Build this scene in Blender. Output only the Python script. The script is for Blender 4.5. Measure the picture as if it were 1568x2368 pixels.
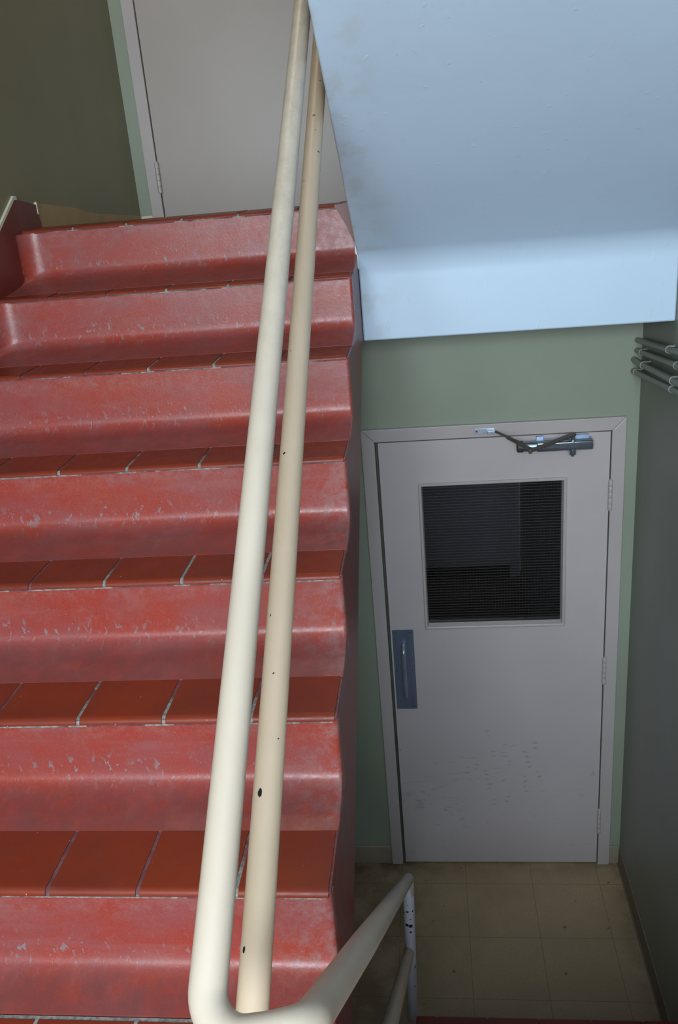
import bpy, bmesh, math, random
from mathutils import Vector, Matrix, noise as mnoise
random.seed(7)
S = bpy.context.scene
for o in list(bpy.data.objects):
    bpy.data.objects.remove(o)

# ------------------------------------------------------------------ camera
F_PX = 2015.94
cam_d = bpy.data.cameras.new('camera')
cam = bpy.data.objects.new('camera', cam_d)
S.collection.objects.link(cam)
fw = Vector((-0.11201551, 0.92462771, -0.36402763)).normalized()
rt = Vector((0.99278839, 0.08838889, -0.08098532)).normalized()
up = rt.cross(fw).normalized()
m = Matrix.Identity(4)
for i in range(3):
    m[i][0] = rt[i]; m[i][1] = up[i]; m[i][2] = -fw[i]
cam.matrix_world = m
cam_d.sensor_fit = 'VERTICAL'
cam_d.sensor_height = 36.0
cam_d.sensor_width = 24.0
cam_d.lens = 36.0 * F_PX / 2368.0
cam_d.clip_start = 0.05
cam_d.clip_end = 100
S.camera = cam

# ------------------------------------------------------------------ view, world, lights
S.view_settings.view_transform = 'Standard'
S.view_settings.look = 'None'
S.view_settings.gamma = 1.0
S.view_settings.use_curve_mapping = False
S.view_settings.exposure = 0.0

world = bpy.data.worlds.new('world')
S.world = world
world.use_nodes = True
bg = world.node_tree.nodes['Background']
bg.inputs[0].default_value = (0.62, 0.8, 1.0, 1)
bg.inputs[1].default_value = 1.2

def area(name, loc, rot, sx, sy, power, color):
    l = bpy.data.lights.new(name, 'AREA')
    l.shape = 'RECTANGLE'; l.size = sx; l.size_y = sy
    l.energy = power; l.color = color
    o = bpy.data.objects.new(name, l)
    S.collection.objects.link(o)
    o.location = loc; o.rotation_euler = rot
    return o
# daylight through the stair window behind the camera
WIN = (-1.25, 0.70, -0.95, 1.03)     # x0, x1, z0, z1
YB = -1.90                            # inner face of the wall with the window
# the bright sky fills the upper half of the window, the duller ground and houses the lower half
area('window_sky_light', ((WIN[0]+WIN[1])/2, YB-0.35, 0.66), (math.radians(90), 0, 0), WIN[1]-WIN[0]+0.3, 0.95, 232, (0.82, 0.91, 1.0))
area('window_ground_light', ((WIN[0]+WIN[1])/2, YB-0.35, -0.44), (math.radians(90), 0, 0), WIN[1]-WIN[0]+0.3, 1.20, 60, (0.84, 0.91, 1.0))

# ------------------------------------------------------------------ measures (metres, camera at the origin)
XS = -0.2195          # open side of the up flight
XL = -1.322           # left wall
XR = 0.785            # right wall
R_, T_ = 0.1846, 0.2829
DZ = [0.002, -0.001, -0.004, -0.004, 0.007, 0.0, 0.0]
NY = [1.1966 + i*T_ for i in range(7)]
NZ = [-1.2088 + i*R_ + DZ[i] for i in range(7)]
ZLAND = -1.4045       # landing the photographer stands on
ZTOP = NZ[6]
ZF = -3.1601          # lower floor
YD = 3.3274           # lower door wall
YU = 4.21             # upper door wall
NOSE = [0.013, 0.014, 0.013, 0.0115, 0.0105, 0.009, 0.009]
ZU = -0.148           # floor level at the upper door
FOOT = [0.097, 0.124, 0.135, 0.148, 0.142, 0.145, 0.20]   # how far each riser's cove runs out over the tread

# ------------------------------------------------------------------ node helpers
def mat(name):
    m = bpy.data.materials.new(name)
    m.use_nodes = True
    nt = m.node_tree
    return m, nt, nt.nodes['Principled BSDF']
def N(nt, t, **kw):
    n = nt.nodes.new(t)
    for k, v in kw.items():
        if k.startswith('i_'):
            n.inputs[k[2:].replace('_', ' ')].default_value = v
        else:
            setattr(n, k, v)
    return n
def pos(nt, scale=(1, 1, 1), rot=(0, 0, 0)):
    g = N(nt, 'ShaderNodeNewGeometry')
    mp = N(nt, 'ShaderNodeMapping')
    mp.inputs['Scale'].default_value = scale
    mp.inputs['Rotation'].default_value = rot
    nt.links.new(g.outputs['Position'], mp.inputs['Vector'])
    return mp.outputs[0]
def noise(nt, vec, scale, detail=4, rough=0.55, dist=0.0):
    n = N(nt, 'ShaderNodeTexNoise')
    n.inputs['Scale'].default_value = scale
    n.inputs['Detail'].default_value = detail
    n.inputs['Roughness'].default_value = rough
    n.inputs['Distortion'].default_value = dist
    nt.links.new(vec, n.inputs['Vector'])
    return n.outputs['Fac']
def ramp(nt, fac, a, b, va=0.0, vb=1.0):
    r = N(nt, 'ShaderNodeMapRange')
    r.interpolation_type = 'SMOOTHSTEP'
    r.inputs['From Min'].default_value = a
    r.inputs['From Max'].default_value = b
    r.inputs['To Min'].default_value = va
    r.inputs['To Max'].default_value = vb
    nt.links.new(fac, r.inputs['Value'])
    return r.outputs[0]
def mix(nt, fac, a, b):
    n = N(nt, 'ShaderNodeMix', data_type='RGBA')
    for sock, v in ((n.inputs[0], fac), (n.inputs[6], a), (n.inputs[7], b)):
        if isinstance(v, (int, float)): sock.default_value = v
        elif isinstance(v, tuple): sock.default_value = (*v, 1)
        else: nt.links.new(v, sock)
    return n.outputs[2]
def math_(nt, op, a, b=None):
    n = N(nt, 'ShaderNodeMath', operation=op)
    for i, v in enumerate((a, b)):
        if v is None: continue
        if isinstance(v, (int, float)): n.inputs[i].default_value = v
        else: nt.links.new(v, n.inputs[i])
    return n.outputs[0]
def bump(nt, bs, h, strength=0.2, dist=0.002):
    b = N(nt, 'ShaderNodeBump')
    b.inputs['Strength'].default_value = strength
    b.inputs['Distance'].default_value = dist
    nt.links.new(h, b.inputs['Height'])
    nt.links.new(b.outputs[0], bs.inputs['Normal'])
def attr(nt, name):
    a = N(nt, 'ShaderNodeAttribute'); a.attribute_name = name
    return a.outputs['Fac']
def setc(nt, bs, c):
    if isinstance(c, tuple): bs.inputs['Base Color'].default_value = (*c, 1)
    else: nt.links.new(c, bs.inputs['Base Color'])
def sep(nt):
    g = N(nt, 'ShaderNodeNewGeometry'); s = N(nt, 'ShaderNodeSeparateXYZ')
    nt.links.new(g.outputs['Position'], s.inputs[0]); return s.outputs

# ------------------------------------------------------------------ materials
def painted(name, col, col2, rough=0.45, bscale=60, bstr=0.15, spots=0.0, spotcol=(0.8, 0.8, 0.8), nscale=2.2):
    m, nt, bs = mat(name)
    v = pos(nt)
    c = mix(nt, ramp(nt, noise(nt, v, nscale, 5), 0.35, 0.7), col, col2)
    if spots:
        sp = ramp(nt, noise(nt, v, 90, 2, 0.4), 0.745, 0.775)
        sp = math_(nt, 'MULTIPLY', sp, spots)
        c = mix(nt, sp, c, spotcol)
    setc(nt, bs, c)
    bs.inputs['Roughness'].default_value = rough
    bump(nt, bs, noise(nt, v, bscale, 3), bstr, 0.001)
    return m
M = {}
M['green'] = painted('green_wall_paint', (0.28, 0.31, 0.235), (0.30, 0.335, 0.255), 0.5)
M['green_shaded'] = painted('green_wall_paint_shaded', (0.21, 0.20, 0.115), (0.23, 0.22, 0.13), 0.45)  # same green paint, with its weak warm light put into the colour
M['right_wall'] = painted('grey_green_wall_paint', (0.21, 0.22, 0.18), (0.235, 0.245, 0.20), 0.4)
M['white_wall'] = painted('off_white_paint', (0.6, 0.62, 0.6), (0.66, 0.68, 0.66), 0.6)
M['door'] = painted('pinkish_beige_gloss_paint', (0.43, 0.37, 0.335), (0.45, 0.39, 0.355), 0.38, 30, 0.06)
M['frame'] = painted('pinkish_beige_frame_paint', (0.48, 0.42, 0.405), (0.51, 0.45, 0.435), 0.36, 30, 0.06)
M['dark_gap'] = painted('dark_gap', (0.02, 0.02, 0.018), (0.03, 0.03, 0.025), 0.8)

def soffit_mat():
    m, nt, bs = mat('pale_blue_gloss_paint')
    v = pos(nt)
    big = ramp(nt, noise(nt, v, 1.6, 4), 0.35, 0.7)
    c = mix(nt, big, (0.56, 0.69, 0.83), (0.585, 0.72, 0.865))
    s = sep(nt)
    # grubby film near the left edge
    g = ramp(nt, s[0], XS+0.16, XS+0.0)
    g2 = math_(nt, 'MULTIPLY', g, ramp(nt, noise(nt, v, 14, 5), 0.45, 0.65))
    c = mix(nt, math_(nt, 'MULTIPLY', g2, 0.45), c, (0.46, 0.50, 0.46))
    sm = ramp(nt, noise(nt, pos(nt, (1, 1, 0.25)), 26, 4, 0.6), 0.62, 0.74)
    c = mix(nt, math_(nt, 'MULTIPLY', sm, 0.12), c, (0.42, 0.45, 0.43))
    setc(nt, bs, c)
    bs.inputs['Roughness'].default_value = 0.42
    fine = noise(nt, v, 55, 3)
    drip = ramp(nt, noise(nt, pos(nt, (1, 1, 0.35)), 38, 2, 0.4), 0.7, 0.76)
    lump = noise(nt, v, 7, 3)
    h = math_(nt, 'ADD', math_(nt, 'MULTIPLY', fine, 0.35), math_(nt, 'ADD', math_(nt, 'MULTIPLY', drip, 0.6), math_(nt, 'MULTIPLY', lump, 1.6)))
    bump(nt, bs, h, 0.35, 0.0022)
    return m
M['soffit'] = soffit_mat()

def riser_mat(name='red_terrazzo', side=False):
    m, nt, bs = mat(name)
    v = pos(nt)
    big = ramp(nt, noise(nt, pos(nt, (1, 1, 1.6)), 5.5, 5, 0.6), 0.36, 0.64)
    c = mix(nt, big, (0.325, 0.042, 0.026), (0.285, 0.062, 0.056))
    v2 = pos(nt, (1, 0.4, 1))
    c = mix(nt, math_(nt, 'MULTIPLY', ramp(nt, noise(nt, v2, 16, 6, 0.7), 0.52, 0.75), 0.4), c, (0.33, 0.14, 0.125))
    bandn = ramp(nt, noise(nt, pos(nt, (0.35, 1, 2.6)), 9, 5, 0.65), 0.5, 0.68)
    c = mix(nt, math_(nt, 'MULTIPLY', bandn, 0.4), c, (0.30, 0.105, 0.10))
    orange = ramp(nt, noise(nt, pos(nt, (0.6, 1, 1.3)), 4.2, 4, 0.6), 0.52, 0.68)
    c = mix(nt, math_(nt, 'MULTIPLY', orange, 0.55), c, (0.36, 0.045, 0.018))
    # fine powdery wear
    grain = noise(nt, v, 240, 3, 0.7)
    c = mix(nt, math_(nt, 'MULTIPLY', ramp(nt, grain, 0.5, 0.72), 0.22), c, (0.38, 0.17, 0.16))
    at = attr(nt, 'wear')
    wn = math_(nt, 'MULTIPLY', at, ramp(nt, noise(nt, v, 30, 6, 0.75), 0.40, 0.66))
    c = mix(nt, math_(nt, 'MULTIPLY', wn, 0.6), c, (0.30, 0.19, 0.185))
    # chipped grey flecks where shoes kick
    k = attr(nt, 'kick')
    fl = ramp(nt, noise(nt, pos(nt, (1.3, 0.7, 0.75)), 62, 3, 0.55, 0.4), 0.60, 0.64)
    c = mix(nt, math_(nt, 'MULTIPLY', fl, k), c, (0.235, 0.195, 0.20))
    # dirt in the cove
    d = math_(nt, 'MULTIPLY', attr(nt, 'dirt'), ramp(nt, noise(nt, v, 20, 5, 0.7), 0.25, 0.65))
    c = mix(nt, math_(nt, 'MULTIPLY', d, 0.6), c, (0.15, 0.055, 0.055))
    setc(nt, bs, c)
    rr = ramp(nt, noise(nt, v, 45, 5, 0.7), 0.3, 0.7, 0.30, 0.44)
    nt.links.new(rr, bs.inputs['Roughness'])
    bs.inputs['Specular IOR Level'].default_value = 0.55
    h = math_(nt, 'ADD', noise(nt, v, 160, 3), math_(nt, 'MULTIPLY', noise(nt, v, 22, 4), 0.5))
    h = math_(nt, 'SUBTRACT', h, math_(nt, 'MULTIPLY', math_(nt, 'MULTIPLY', fl, k), 1.0))
    bump(nt, bs, h, 0.35, 0.0009)
    return m
M['riser'] = riser_mat()
M['skirt_shaded'] = painted('shaded_red_plaster', (0.14, 0.022, 0.015), (0.17, 0.032, 0.026), 0.4, 40, 0.2, nscale=7)  # riser red with shade put into the colour, as it faces sideways

def tile_mat():
    m, nt, bs = mat('red_quarry_tile')
    v = pos(nt)
    c = mix(nt, ramp(nt, noise(nt, v, 3.5, 4), 0.35, 0.65), (0.23, 0.030, 0.010), (0.18, 0.027, 0.014))
    c = mix(nt, math_(nt, 'MULTIPLY', ramp(nt, noise(nt, v, 18, 5, 0.7), 0.5, 0.8), 0.35), c, (0.2, 0.045, 0.03))
    sp = ramp(nt, noise(nt, v, 170, 1, 0.3), 0.80, 0.82)
    c = mix(nt, math_(nt, 'MULTIPLY', sp, 0.8), c, (0.5, 0.38, 0.32))
    setc(nt, bs, c)
    nt.links.new(ramp(nt, noise(nt, v, 30, 5, 0.7), 0.3, 0.7, 0.34, 0.48), bs.inputs['Roughness'])
    bs.inputs['Specular IOR Level'].default_value = 0.35
    bump(nt, bs, noise(nt, v, 60, 4), 0.25, 0.0006)
    return m
M['tile'] = tile_mat()

def grout_mat():
    m, nt, bs = mat('tile_grout')
    v = pos(nt)
    at = attr(nt, 'pale')
    c1 = mix(nt, ramp(nt, noise(nt, v, 50, 4), 0.35, 0.65), (0.12, 0.04, 0.045), (0.19, 0.07, 0.075))
    c2 = mix(nt, ramp(nt, noise(nt, v, 120, 4), 0.35, 0.65), (0.17, 0.16, 0.145), (0.33, 0.32, 0.29))
    f = math_(nt, 'ADD', math_(nt, 'MULTIPLY', at, 1.0), math_(nt, 'MULTIPLY', ramp(nt, noise(nt, v, 9, 3), 0.56, 0.64), 0.5))
    c = mix(nt, ramp(nt, f, 0.42, 0.75), c1, c2)
    setc(nt, bs, c)
    bs.inputs['Roughness'].default_value = 0.8
    bump(nt, bs, noise(nt, v, 200, 3), 0.5, 0.001)
    return m
M['grout'] = grout_mat()

def stringer_mat():
    m, nt, bs = mat('dull_red_stringer_paint')
    v = pos(nt, (1, 1, 1))
    st = noise(nt, pos(nt, (1, 14, 3), (math.radians(-33), 0, 0)), 6, 6, 0.7)
    c = mix(nt, ramp(nt, st, 0.35, 0.65), (0.16, 0.043, 0.04), (0.24, 0.095, 0.095))
    c = mix(nt, ramp(nt, noise(nt, v, 4, 3), 0.45, 0.6), c, (0.25, 0.05, 0.04))
    setc(nt, bs, c)
    bs.inputs['Roughness'].default_value = 0.42
    bump(nt, bs, st, 0.2, 0.001)
    return m
M['stringer'] = stringer_mat()

def rail_mat(name, a, b):
    m, nt, bs = mat(name)
    v = pos(nt)
    c = mix(nt, ramp(nt, noise(nt, v, 5, 4), 0.35, 0.65), a, b)
    # hand grime worn in along the grip
    g = attr(nt, 'grime')
    gn = math_(nt, 'MULTIPLY', g, ramp(nt, noise(nt, pos(nt, (2.0, 1, 1)), 24, 6, 0.72), 0.40, 0.72))
    c = mix(nt, math_(nt, 'MULTIPLY', gn, 0.42), c, (0.36, 0.29, 0.20))
    tn = ramp(nt, noise(nt, v, 120, 4, 0.7), 0.66, 0.74)
    c = mix(nt, math_(nt, 'MULTIPLY', tn, 0.2), c, (0.4, 0.34, 0.26))
    ch = ramp(nt, math_(nt, 'ADD', attr(nt, 'chip'), math_(nt, 'MULTIPLY', noise(nt, v, 420, 2), 0.3)), 0.62, 0.68)
    c = mix(nt, ch, c, (0.012, 0.012, 0.014))
    setc(nt, bs, c)
    bs.inputs['Roughness'].default_value = 0.42
    h = math_(nt, 'SUBTRACT', math_(nt, 'MULTIPLY', noise(nt, v, 90, 3), 0.4), ch)
    bump(nt, bs, h, 0.3, 0.0006)
    return m
M['rail'] = rail_mat('cream_rail_paint', (0.55, 0.455, 0.365), (0.59, 0.49, 0.395))
M['rail_mid'] = rail_mat('warm_cream_rail_paint', (0.60, 0.455, 0.32), (0.63, 0.48, 0.345))
M['post'] = rail_mat('pale_lilac_grey_post_paint', (0.74, 0.71, 0.78), (0.78, 0.75, 0.82))

def vinyl_mat():
    m, nt, bs = mat('beige_vinyl_floor_tile')
    s = sep(nt)
    v = pos(nt)
    c = mix(nt, ramp(nt, noise(nt, v, 2.5, 3), 0.35, 0.65), (0.44, 0.315, 0.185), (0.38, 0.275, 0.16))
    c = mix(nt, math_(nt, 'MULTIPLY', ramp(nt, noise(nt, v, 130, 3, 0.7), 0.52, 0.68), 0.35), c, (0.22, 0.16, 0.09))
    c = mix(nt, math_(nt, 'MULTIPLY', ramp(nt, noise(nt, v, 160, 2, 0.5), 0.66, 0.72), 0.4), c, (0.5, 0.44, 0.34))
    # scattered dark heel marks
    c = mix(nt, math_(nt, 'MULTIPLY', ramp(nt, noise(nt, v, 26, 1, 0.3), 0.77, 0.79), 0.7), c, (0.10, 0.06, 0.035))
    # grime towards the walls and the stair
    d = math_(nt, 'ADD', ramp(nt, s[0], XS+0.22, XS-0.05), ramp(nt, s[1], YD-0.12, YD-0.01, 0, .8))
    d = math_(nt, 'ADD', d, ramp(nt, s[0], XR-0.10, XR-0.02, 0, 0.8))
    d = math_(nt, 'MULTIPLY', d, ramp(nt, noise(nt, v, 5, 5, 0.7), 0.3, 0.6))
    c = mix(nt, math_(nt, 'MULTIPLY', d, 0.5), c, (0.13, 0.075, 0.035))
    lines = None
    for ax, off in ((0, 0.0615), (1, 3.1928)):
        t = math_(nt, 'ADD', s[ax], 30.48 - off)
        w = math_(nt, 'PINGPONG', t, 0.1524)
        l = ramp(nt, w, 0.0022, 0.0004)
        lines = l if lines is None else math_(nt, 'MAXIMUM', lines, l)
    c = mix(nt, math_(nt, 'MULTIPLY', lines, 0.55), c, (0.10, 0.075, 0.045))
    setc(nt, bs, c)
    bs.inputs['Roughness'].default_value = 0.55
    bs.inputs['Specular IOR Level'].default_value = 0.3
    return m
M['vinyl'] = vinyl_mat()
M['vinyl_base'] = painted('beige_vinyl_base', (0.34, 0.29, 0.21), (0.28, 0.24, 0.17), 0.5, 20, 0.1, nscale=9)
M['vinyl_base_brown'] = painted('brown_vinyl_base', (0.17, 0.13, 0.09), (0.20, 0.155, 0.105), 0.5, 20, 0.1)
M['tan_base'] = painted('tan_vinyl_base', (0.38, 0.27, 0.13), (0.43, 0.31, 0.16), 0.5, 20, 0.1, nscale=8)
M['cream_edge'] = painted('cream_paint_bead', (0.66, 0.64, 0.48), (0.72, 0.70, 0.55), 0.5)
M['white_flake'] = painted('chipped_white_plaster', (0.78, 0.80, 0.78), (0.6, 0.6, 0.52), 0.7)

def metal(name, col, rough, scale=(1, 1, 1), metallic=0.85):
    m, nt, bs = mat(name)
    v = pos(nt, scale)
    c = mix(nt, ramp(nt, noise(nt, v, 30, 4), 0.35, 0.7), col, tuple(x*0.82 for x in col))
    setc(nt, bs, c)
    bs.inputs['Metallic'].default_value = metallic
    bs.inputs['Roughness'].default_value = rough
    bump(nt, bs, noise(nt, v, 150, 3), 0.1, 0.0004)
    return m
M['steel'] = metal('satin_steel', (0.50, 0.56, 0.66), 0.40, metallic=0.75)
M['plate'] = metal('blue_grey_steel_plate', (0.30, 0.37, 0.50), 0.36, (1, 1, 0.1), 0.7)
M['silver'] = metal('silver_closer_paint', (0.48, 0.55, 0.64), 0.24, metallic=0.9)
M['dull'] = metal('dark_bronze_metal', (0.10, 0.09, 0.08), 0.5, metallic=0.5)
M['arm'] = metal('brown_closer_arm', (0.15, 0.125, 0.115), 0.5, metallic=0.4)
M['print'] = metal('grey_printed_mark', (0.16, 0.22, 0.32), 0.6, metallic=0.0)
M['stop'] = painted('grey_green_stop_paint', (0.10, 0.11, 0.085), (0.12, 0.13, 0.10), 0.5)
M['conduit'] = painted('painted_grey_conduit', (0.20, 0.215, 0.19), (0.24, 0.25, 0.22), 0.35, 30, 0.1)
M['strap'] = painted('worn_strap', (0.36, 0.36, 0.31), (0.26, 0.26, 0.22), 0.4, 30, 0.1, nscale=60)
M['room'] = painted('dim_room_wall_paint', (0.40, 0.40, 0.43), (0.44, 0.44, 0.47), 0.6)
M['room_floor'] = painted('dim_room_floor', (0.17, 0.15, 0.12), (0.2, 0.18, 0.14), 0.6)

def door_leaf_mat():
    m, nt, bs = mat('scuffed_beige_door_paint')
    v = pos(nt)
    c = mix(nt, ramp(nt, noise(nt, v, 2.2, 4), 0.35, 0.7), (0.52, 0.46, 0.455), (0.545, 0.485, 0.48))
    sc = math_(nt, 'MULTIPLY', attr(nt, 'scuff'), ramp(nt, noise(nt, pos(nt, (1, 1, 2)), 150, 3, 0.6), 0.25, 0.6, 0.5, 1))
    c = mix(nt, math_(nt, 'MINIMUM', sc, 0.85), c, (0.10, 0.095, 0.10))
    s = sep(nt)
    low = math_(nt, 'MULTIPLY', ramp(nt, s[2], ZF+0.75, ZF+0.25), ramp(nt, noise(nt, pos(nt, (0.5, 1, 2.2)), 24, 6, 0.75), 0.55, 0.75))
    low = math_(nt, 'MULTIPLY', low, ramp(nt, s[0], 0.45, -0.05, 0.25, 1.0))
    c = mix(nt, math_(nt, 'MULTIPLY', low, 0.35), c, (0.20, 0.19, 0.19))
    setc(nt, bs, c)
    bs.inputs['Roughness'].default_value = 0.4
    bump(nt, bs, noise(nt, v, 40, 3), 0.06, 0.001)
    return m
M['door_leaf'] = door_leaf_mat()

def wire_glass():
    m, nt, bs = mat('wired_glass')
    out = nt.nodes['Material Output']
    s = sep(nt)
    def line(sock, off, w0, w1):
        return ramp(nt, math_(nt, 'PINGPONG', math_(nt, 'ADD', sock, off), 0.00635), w0, w1)
    hz = line(s[2], 12.7, 0.0008, 0.0003)
    vt = line(s[0], 12.7, 0.0005, 0.0002)
    wire = math_(nt, 'MAXIMUM', math_(nt, 'MULTIPLY', hz, 0.55), math_(nt, 'MULTIPLY', vt, 0.25))
    tr = N(nt, 'ShaderNodeBsdfTransparent'); tr.inputs[0].default_value = (0.76, 0.76, 0.78, 1)
    gl = N(nt, 'ShaderNodeBsdfGlossy'); gl.inputs['Roughness'].default_value = 0.06
    gl.inputs['Color'].default_value = (1, 1, 1, 1)
    fr = N(nt, 'ShaderNodeFresnel'); fr.inputs[0].default_value = 1.4
    m1 = N(nt, 'ShaderNodeMixShader')
    nt.links.new(fr.outputs[0], m1.inputs[0]); nt.links.new(tr.outputs[0], m1.inputs[1]); nt.links.new(gl.outputs[0], m1.inputs[2])
    df = N(nt, 'ShaderNodeBsdfDiffuse'); df.inputs[0].default_value = (0.17, 0.16, 0.14, 1)
    m2 = N(nt, 'ShaderNodeMixShader')
    nt.links.new(wire, m2.inputs[0]); nt.links.new(m1.outputs[0], m2.inputs[1]); nt.links.new(df.outputs[0], m2.inputs[2])
    nt.links.new(m2.outputs[0], out.inputs['Surface'])
    return m
M['wire_glass'] = wire_glass()
def clear_glass():
    m, nt, bs = mat('clear_glass')
    out = nt.nodes['Material Output']
    tr = N(nt, 'ShaderNodeBsdfTransparent'); tr.inputs[0].default_value = (0.96, 0.98, 0.98, 1)
    gl = N(nt, 'ShaderNodeBsdfGlossy'); gl.inputs['Roughness'].default_value = 0.02
    m1 = N(nt, 'ShaderNodeMixShader'); m1.inputs[0].default_value = 0.06
    nt.links.new(tr.outputs[0], m1.inputs[1]); nt.links.new(gl.outputs[0], m1.inputs[2])
    nt.links.new(m1.outputs[0], out.inputs['Surface'])
    return m
M['clear_glass'] = clear_glass()
def fill_lamp_mat():
    m, nt, bs = mat('fill_opal_diffuser')
    bs.inputs['Base Color'].default_value = (0.9, 0.85, 0.75, 1)
    bs.inputs['Emission Color'].default_value = (1.0, 0.80, 0.55, 1)
    bs.inputs['Emission Strength'].default_value = FILL_LAMP
    return m
FILL_LAMP = 26.0
M['fill_lamp'] = fill_lamp_mat()

# ------------------------------------------------------------------ mesh helpers
def link(name, me, mats, parent=None, smooth=False):
    o = bpy.data.objects.new(name, me)
    S.collection.objects.link(o)
    if not isinstance(mats, (list, tuple)): mats = [mats]
    for mm in mats: me.materials.append(mm)
    if smooth:
        for p in me.polygons: p.use_smooth = True
    if parent is not None:
        o.parent = parent
        o.matrix_parent_inverse = parent.matrix_world.inverted()
    return o
def from_bm(name, bm, mats, parent=None, smooth=False, recalc=True):
    if recalc: bmesh.ops.recalc_face_normals(bm, faces=bm.faces[:])
    me = bpy.data.meshes.new(name); bm.to_mesh(me); bm.free()
    return link(name, me, mats, parent, smooth)
def empty(name, loc, label=None, cat=None, kind=None, group=None):
    o = bpy.data.objects.new(name, None)
    S.collection.objects.link(o)
    o.location = loc
    o.matrix_world = Matrix.Translation(loc)
    o.empty_display_size = 0.1
    tag(o, label, cat, kind, group)
    return o
def tag(o, label=None, cat=None, kind=None, group=None):
    if label: o['label'] = label
    if cat: o['category'] = cat
    if kind: o['kind'] = kind
    if group: o['group'] = group
    return o
def add_box(bm, x0, x1, y0, y1, z0, z1, bev=0.0, seg=2, mi=0):
    vs = [bm.verts.new((x, y, z)) for x in (x0, x1) for y in (y0, y1) for z in (z0, z1)]
    idx = [(0, 1, 3, 2), (4, 6, 7, 5), (0, 4, 5, 1), (2, 3, 7, 6), (0, 2, 6, 4), (1, 5, 7, 3)]
    fs = [bm.faces.new([vs[i] for i in f]) for f in idx]
    for f in fs: f.material_index = mi
    bmesh.ops.recalc_face_normals(bm, faces=fs)
    if bev > 0:
        es = list({e for f in fs for e in f.edges})
        r = bmesh.ops.bevel(bm, geom=es, offset=bev, segments=seg, affect='EDGES', profile=0.5)
        for f in r['faces']: f.material_index = mi
    return bm
def box(name, x0, x1, y0, y1, z0, z1, m, parent=None, bev=0.0, seg=2):
    bm = bmesh.new(); add_box(bm, x0, x1, y0, y1, z0, z1, bev, seg)
    return from_bm(name, bm, m, parent)
def add_prism(bm, pts, x0, x1, mi=0):
    """pts: closed (y,z) outline extruded along X"""
    a = [bm.verts.new((x0, y, z)) for y, z in pts]
    b = [bm.verts.new((x1, y, z)) for y, z in pts]
    n = len(pts); fs = []
    for i in range(n):
        fs.append(bm.faces.new((a[i], a[(i+1) % n], b[(i+1) % n], b[i])))
    fs.append(bm.faces.new(a[::-1])); fs.append(bm.faces.new(b))
    for f in fs: f.material_index = mi
    return fs
def tube_mesh(path, r, seg=32, step=None, caps=True):
    """path: list of Vectors -> bmesh tube by parallel transport"""
    P = [Vector(path[0])]
    for a, b in zip(path[:-1], path[1:]):
        a, b = Vector(a), Vector(b)
        n = max(1, int(math.ceil((b-a).length/step))) if step else 1
        for k in range(1, n+1): P.append(a.lerp(b, k/n))
    bm = bmesh.new()
    t = (P[1]-P[0]).normalized()
    u = t.orthogonal().normalized()
    rings = []
    for i, p in enumerate(P):
        if i == 0: tn = (P[1]-P[0]).normalized()
        elif i == len(P)-1: tn = (P[-1]-P[-2]).normalized()
        else: tn = ((P[i+1]-p).normalized() + (p-P[i-1]).normalized()).normalized()
        u = (u - tn*u.dot(tn)).normalized()
        w = tn.cross(u)
        rings.append([bm.verts.new(p + (u*math.cos(2*math.pi*k/seg) + w*math.sin(2*math.pi*k/seg))*r) for k in range(seg)])
    for a, b in zip(rings[:-1], rings[1:]):
        for k in range(seg):
            bm.faces.new((a[k], a[(k+1) % seg], b[(k+1) % seg], b[k]))
    if caps:
        bm.faces.new(rings[0][::-1]); bm.faces.new(rings[-1])
    return bm
def fillet(pts, rads, n=14):
    out = [Vector(pts[0])]
    for i in range(1, len(pts)-1):
        p = Vector(pts[i]); a = (Vector(pts[i-1])-p).normalized(); b = (Vector(pts[i+1])-p).normalized()
        ang = a.angle(b); r = rads[i-1]
        d = r/math.tan(ang/2)
        s, e = p+a*d, p+b*d
        c = p + (a+b).normalized()*(r/math.sin(ang/2))
        vs, ve = s-c, e-c
        tot = vs.angle(ve); ax = vs.cross(ve).normalized()
        for k in range(n+1):
            out.append(c + Matrix.Rotation(tot*k/n, 3, ax) @ vs)
    out.append(Vector(pts[-1]))
    return out
def cyl(name, a, b, r, m, parent=None, seg=24, bev=0.0, smooth=True):
    a, b = Vector(a), Vector(b)
    bm = bmesh.new()
    L = (b-a).length; d = (b-a).normalized()
    prof = [(0, 0), (r-bev, 0), (r, bev), (r, L-bev), (r-bev, L), (0, L)] if bev else [(0, 0), (r, 0), (r, L), (0, L)]
    q = d.to_track_quat('Z', 'Y')
    add_lathe(bm, prof, a, q, seg)
    o = from_bm(name, bm, m, parent)
    if smooth: auto(o)
    return o
def add_lathe(bm, prof, org, q, seg=24, mi=0):
    rings = []
    for r, h in prof:
        if r < 1e-6: rings.append([bm.verts.new(Vector(org) + q @ Vector((0, 0, h)))])
        else: rings.append([bm.verts.new(Vector(org) + q @ Vector((r*math.cos(2*math.pi*k/seg), r*math.sin(2*math.pi*k/seg), h))) for k in range(seg)])
    for a, b in zip(rings[:-1], rings[1:]):
        for k in range(seg):
            k2 = (k+1) % seg
            if len(a) == 1 and len(b) == 1: continue
            if len(a) == 1: f = bm.faces.new((a[0], b[k2], b[k]))
            elif len(b) == 1: f = bm.faces.new((a[k], a[k2], b[0]))
            else: f = bm.faces.new((a[k], a[k2], b[k2], b[k]))
            f.material_index = mi
def auto(o, ang=35):
    me = o.data
    for p in me.polygons: p.use_smooth = True
    bm = bmesh.new(); bm.from_mesh(me)
    for e in bm.edges:
        if len(e.link_faces) == 2 and e.calc_face_angle(0) > math.radians(ang): e.smooth = False
    bm.to_mesh(me); bm.free()
def struct(o, label, cat):
    return tag(o, label, cat, 'structure')

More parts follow.
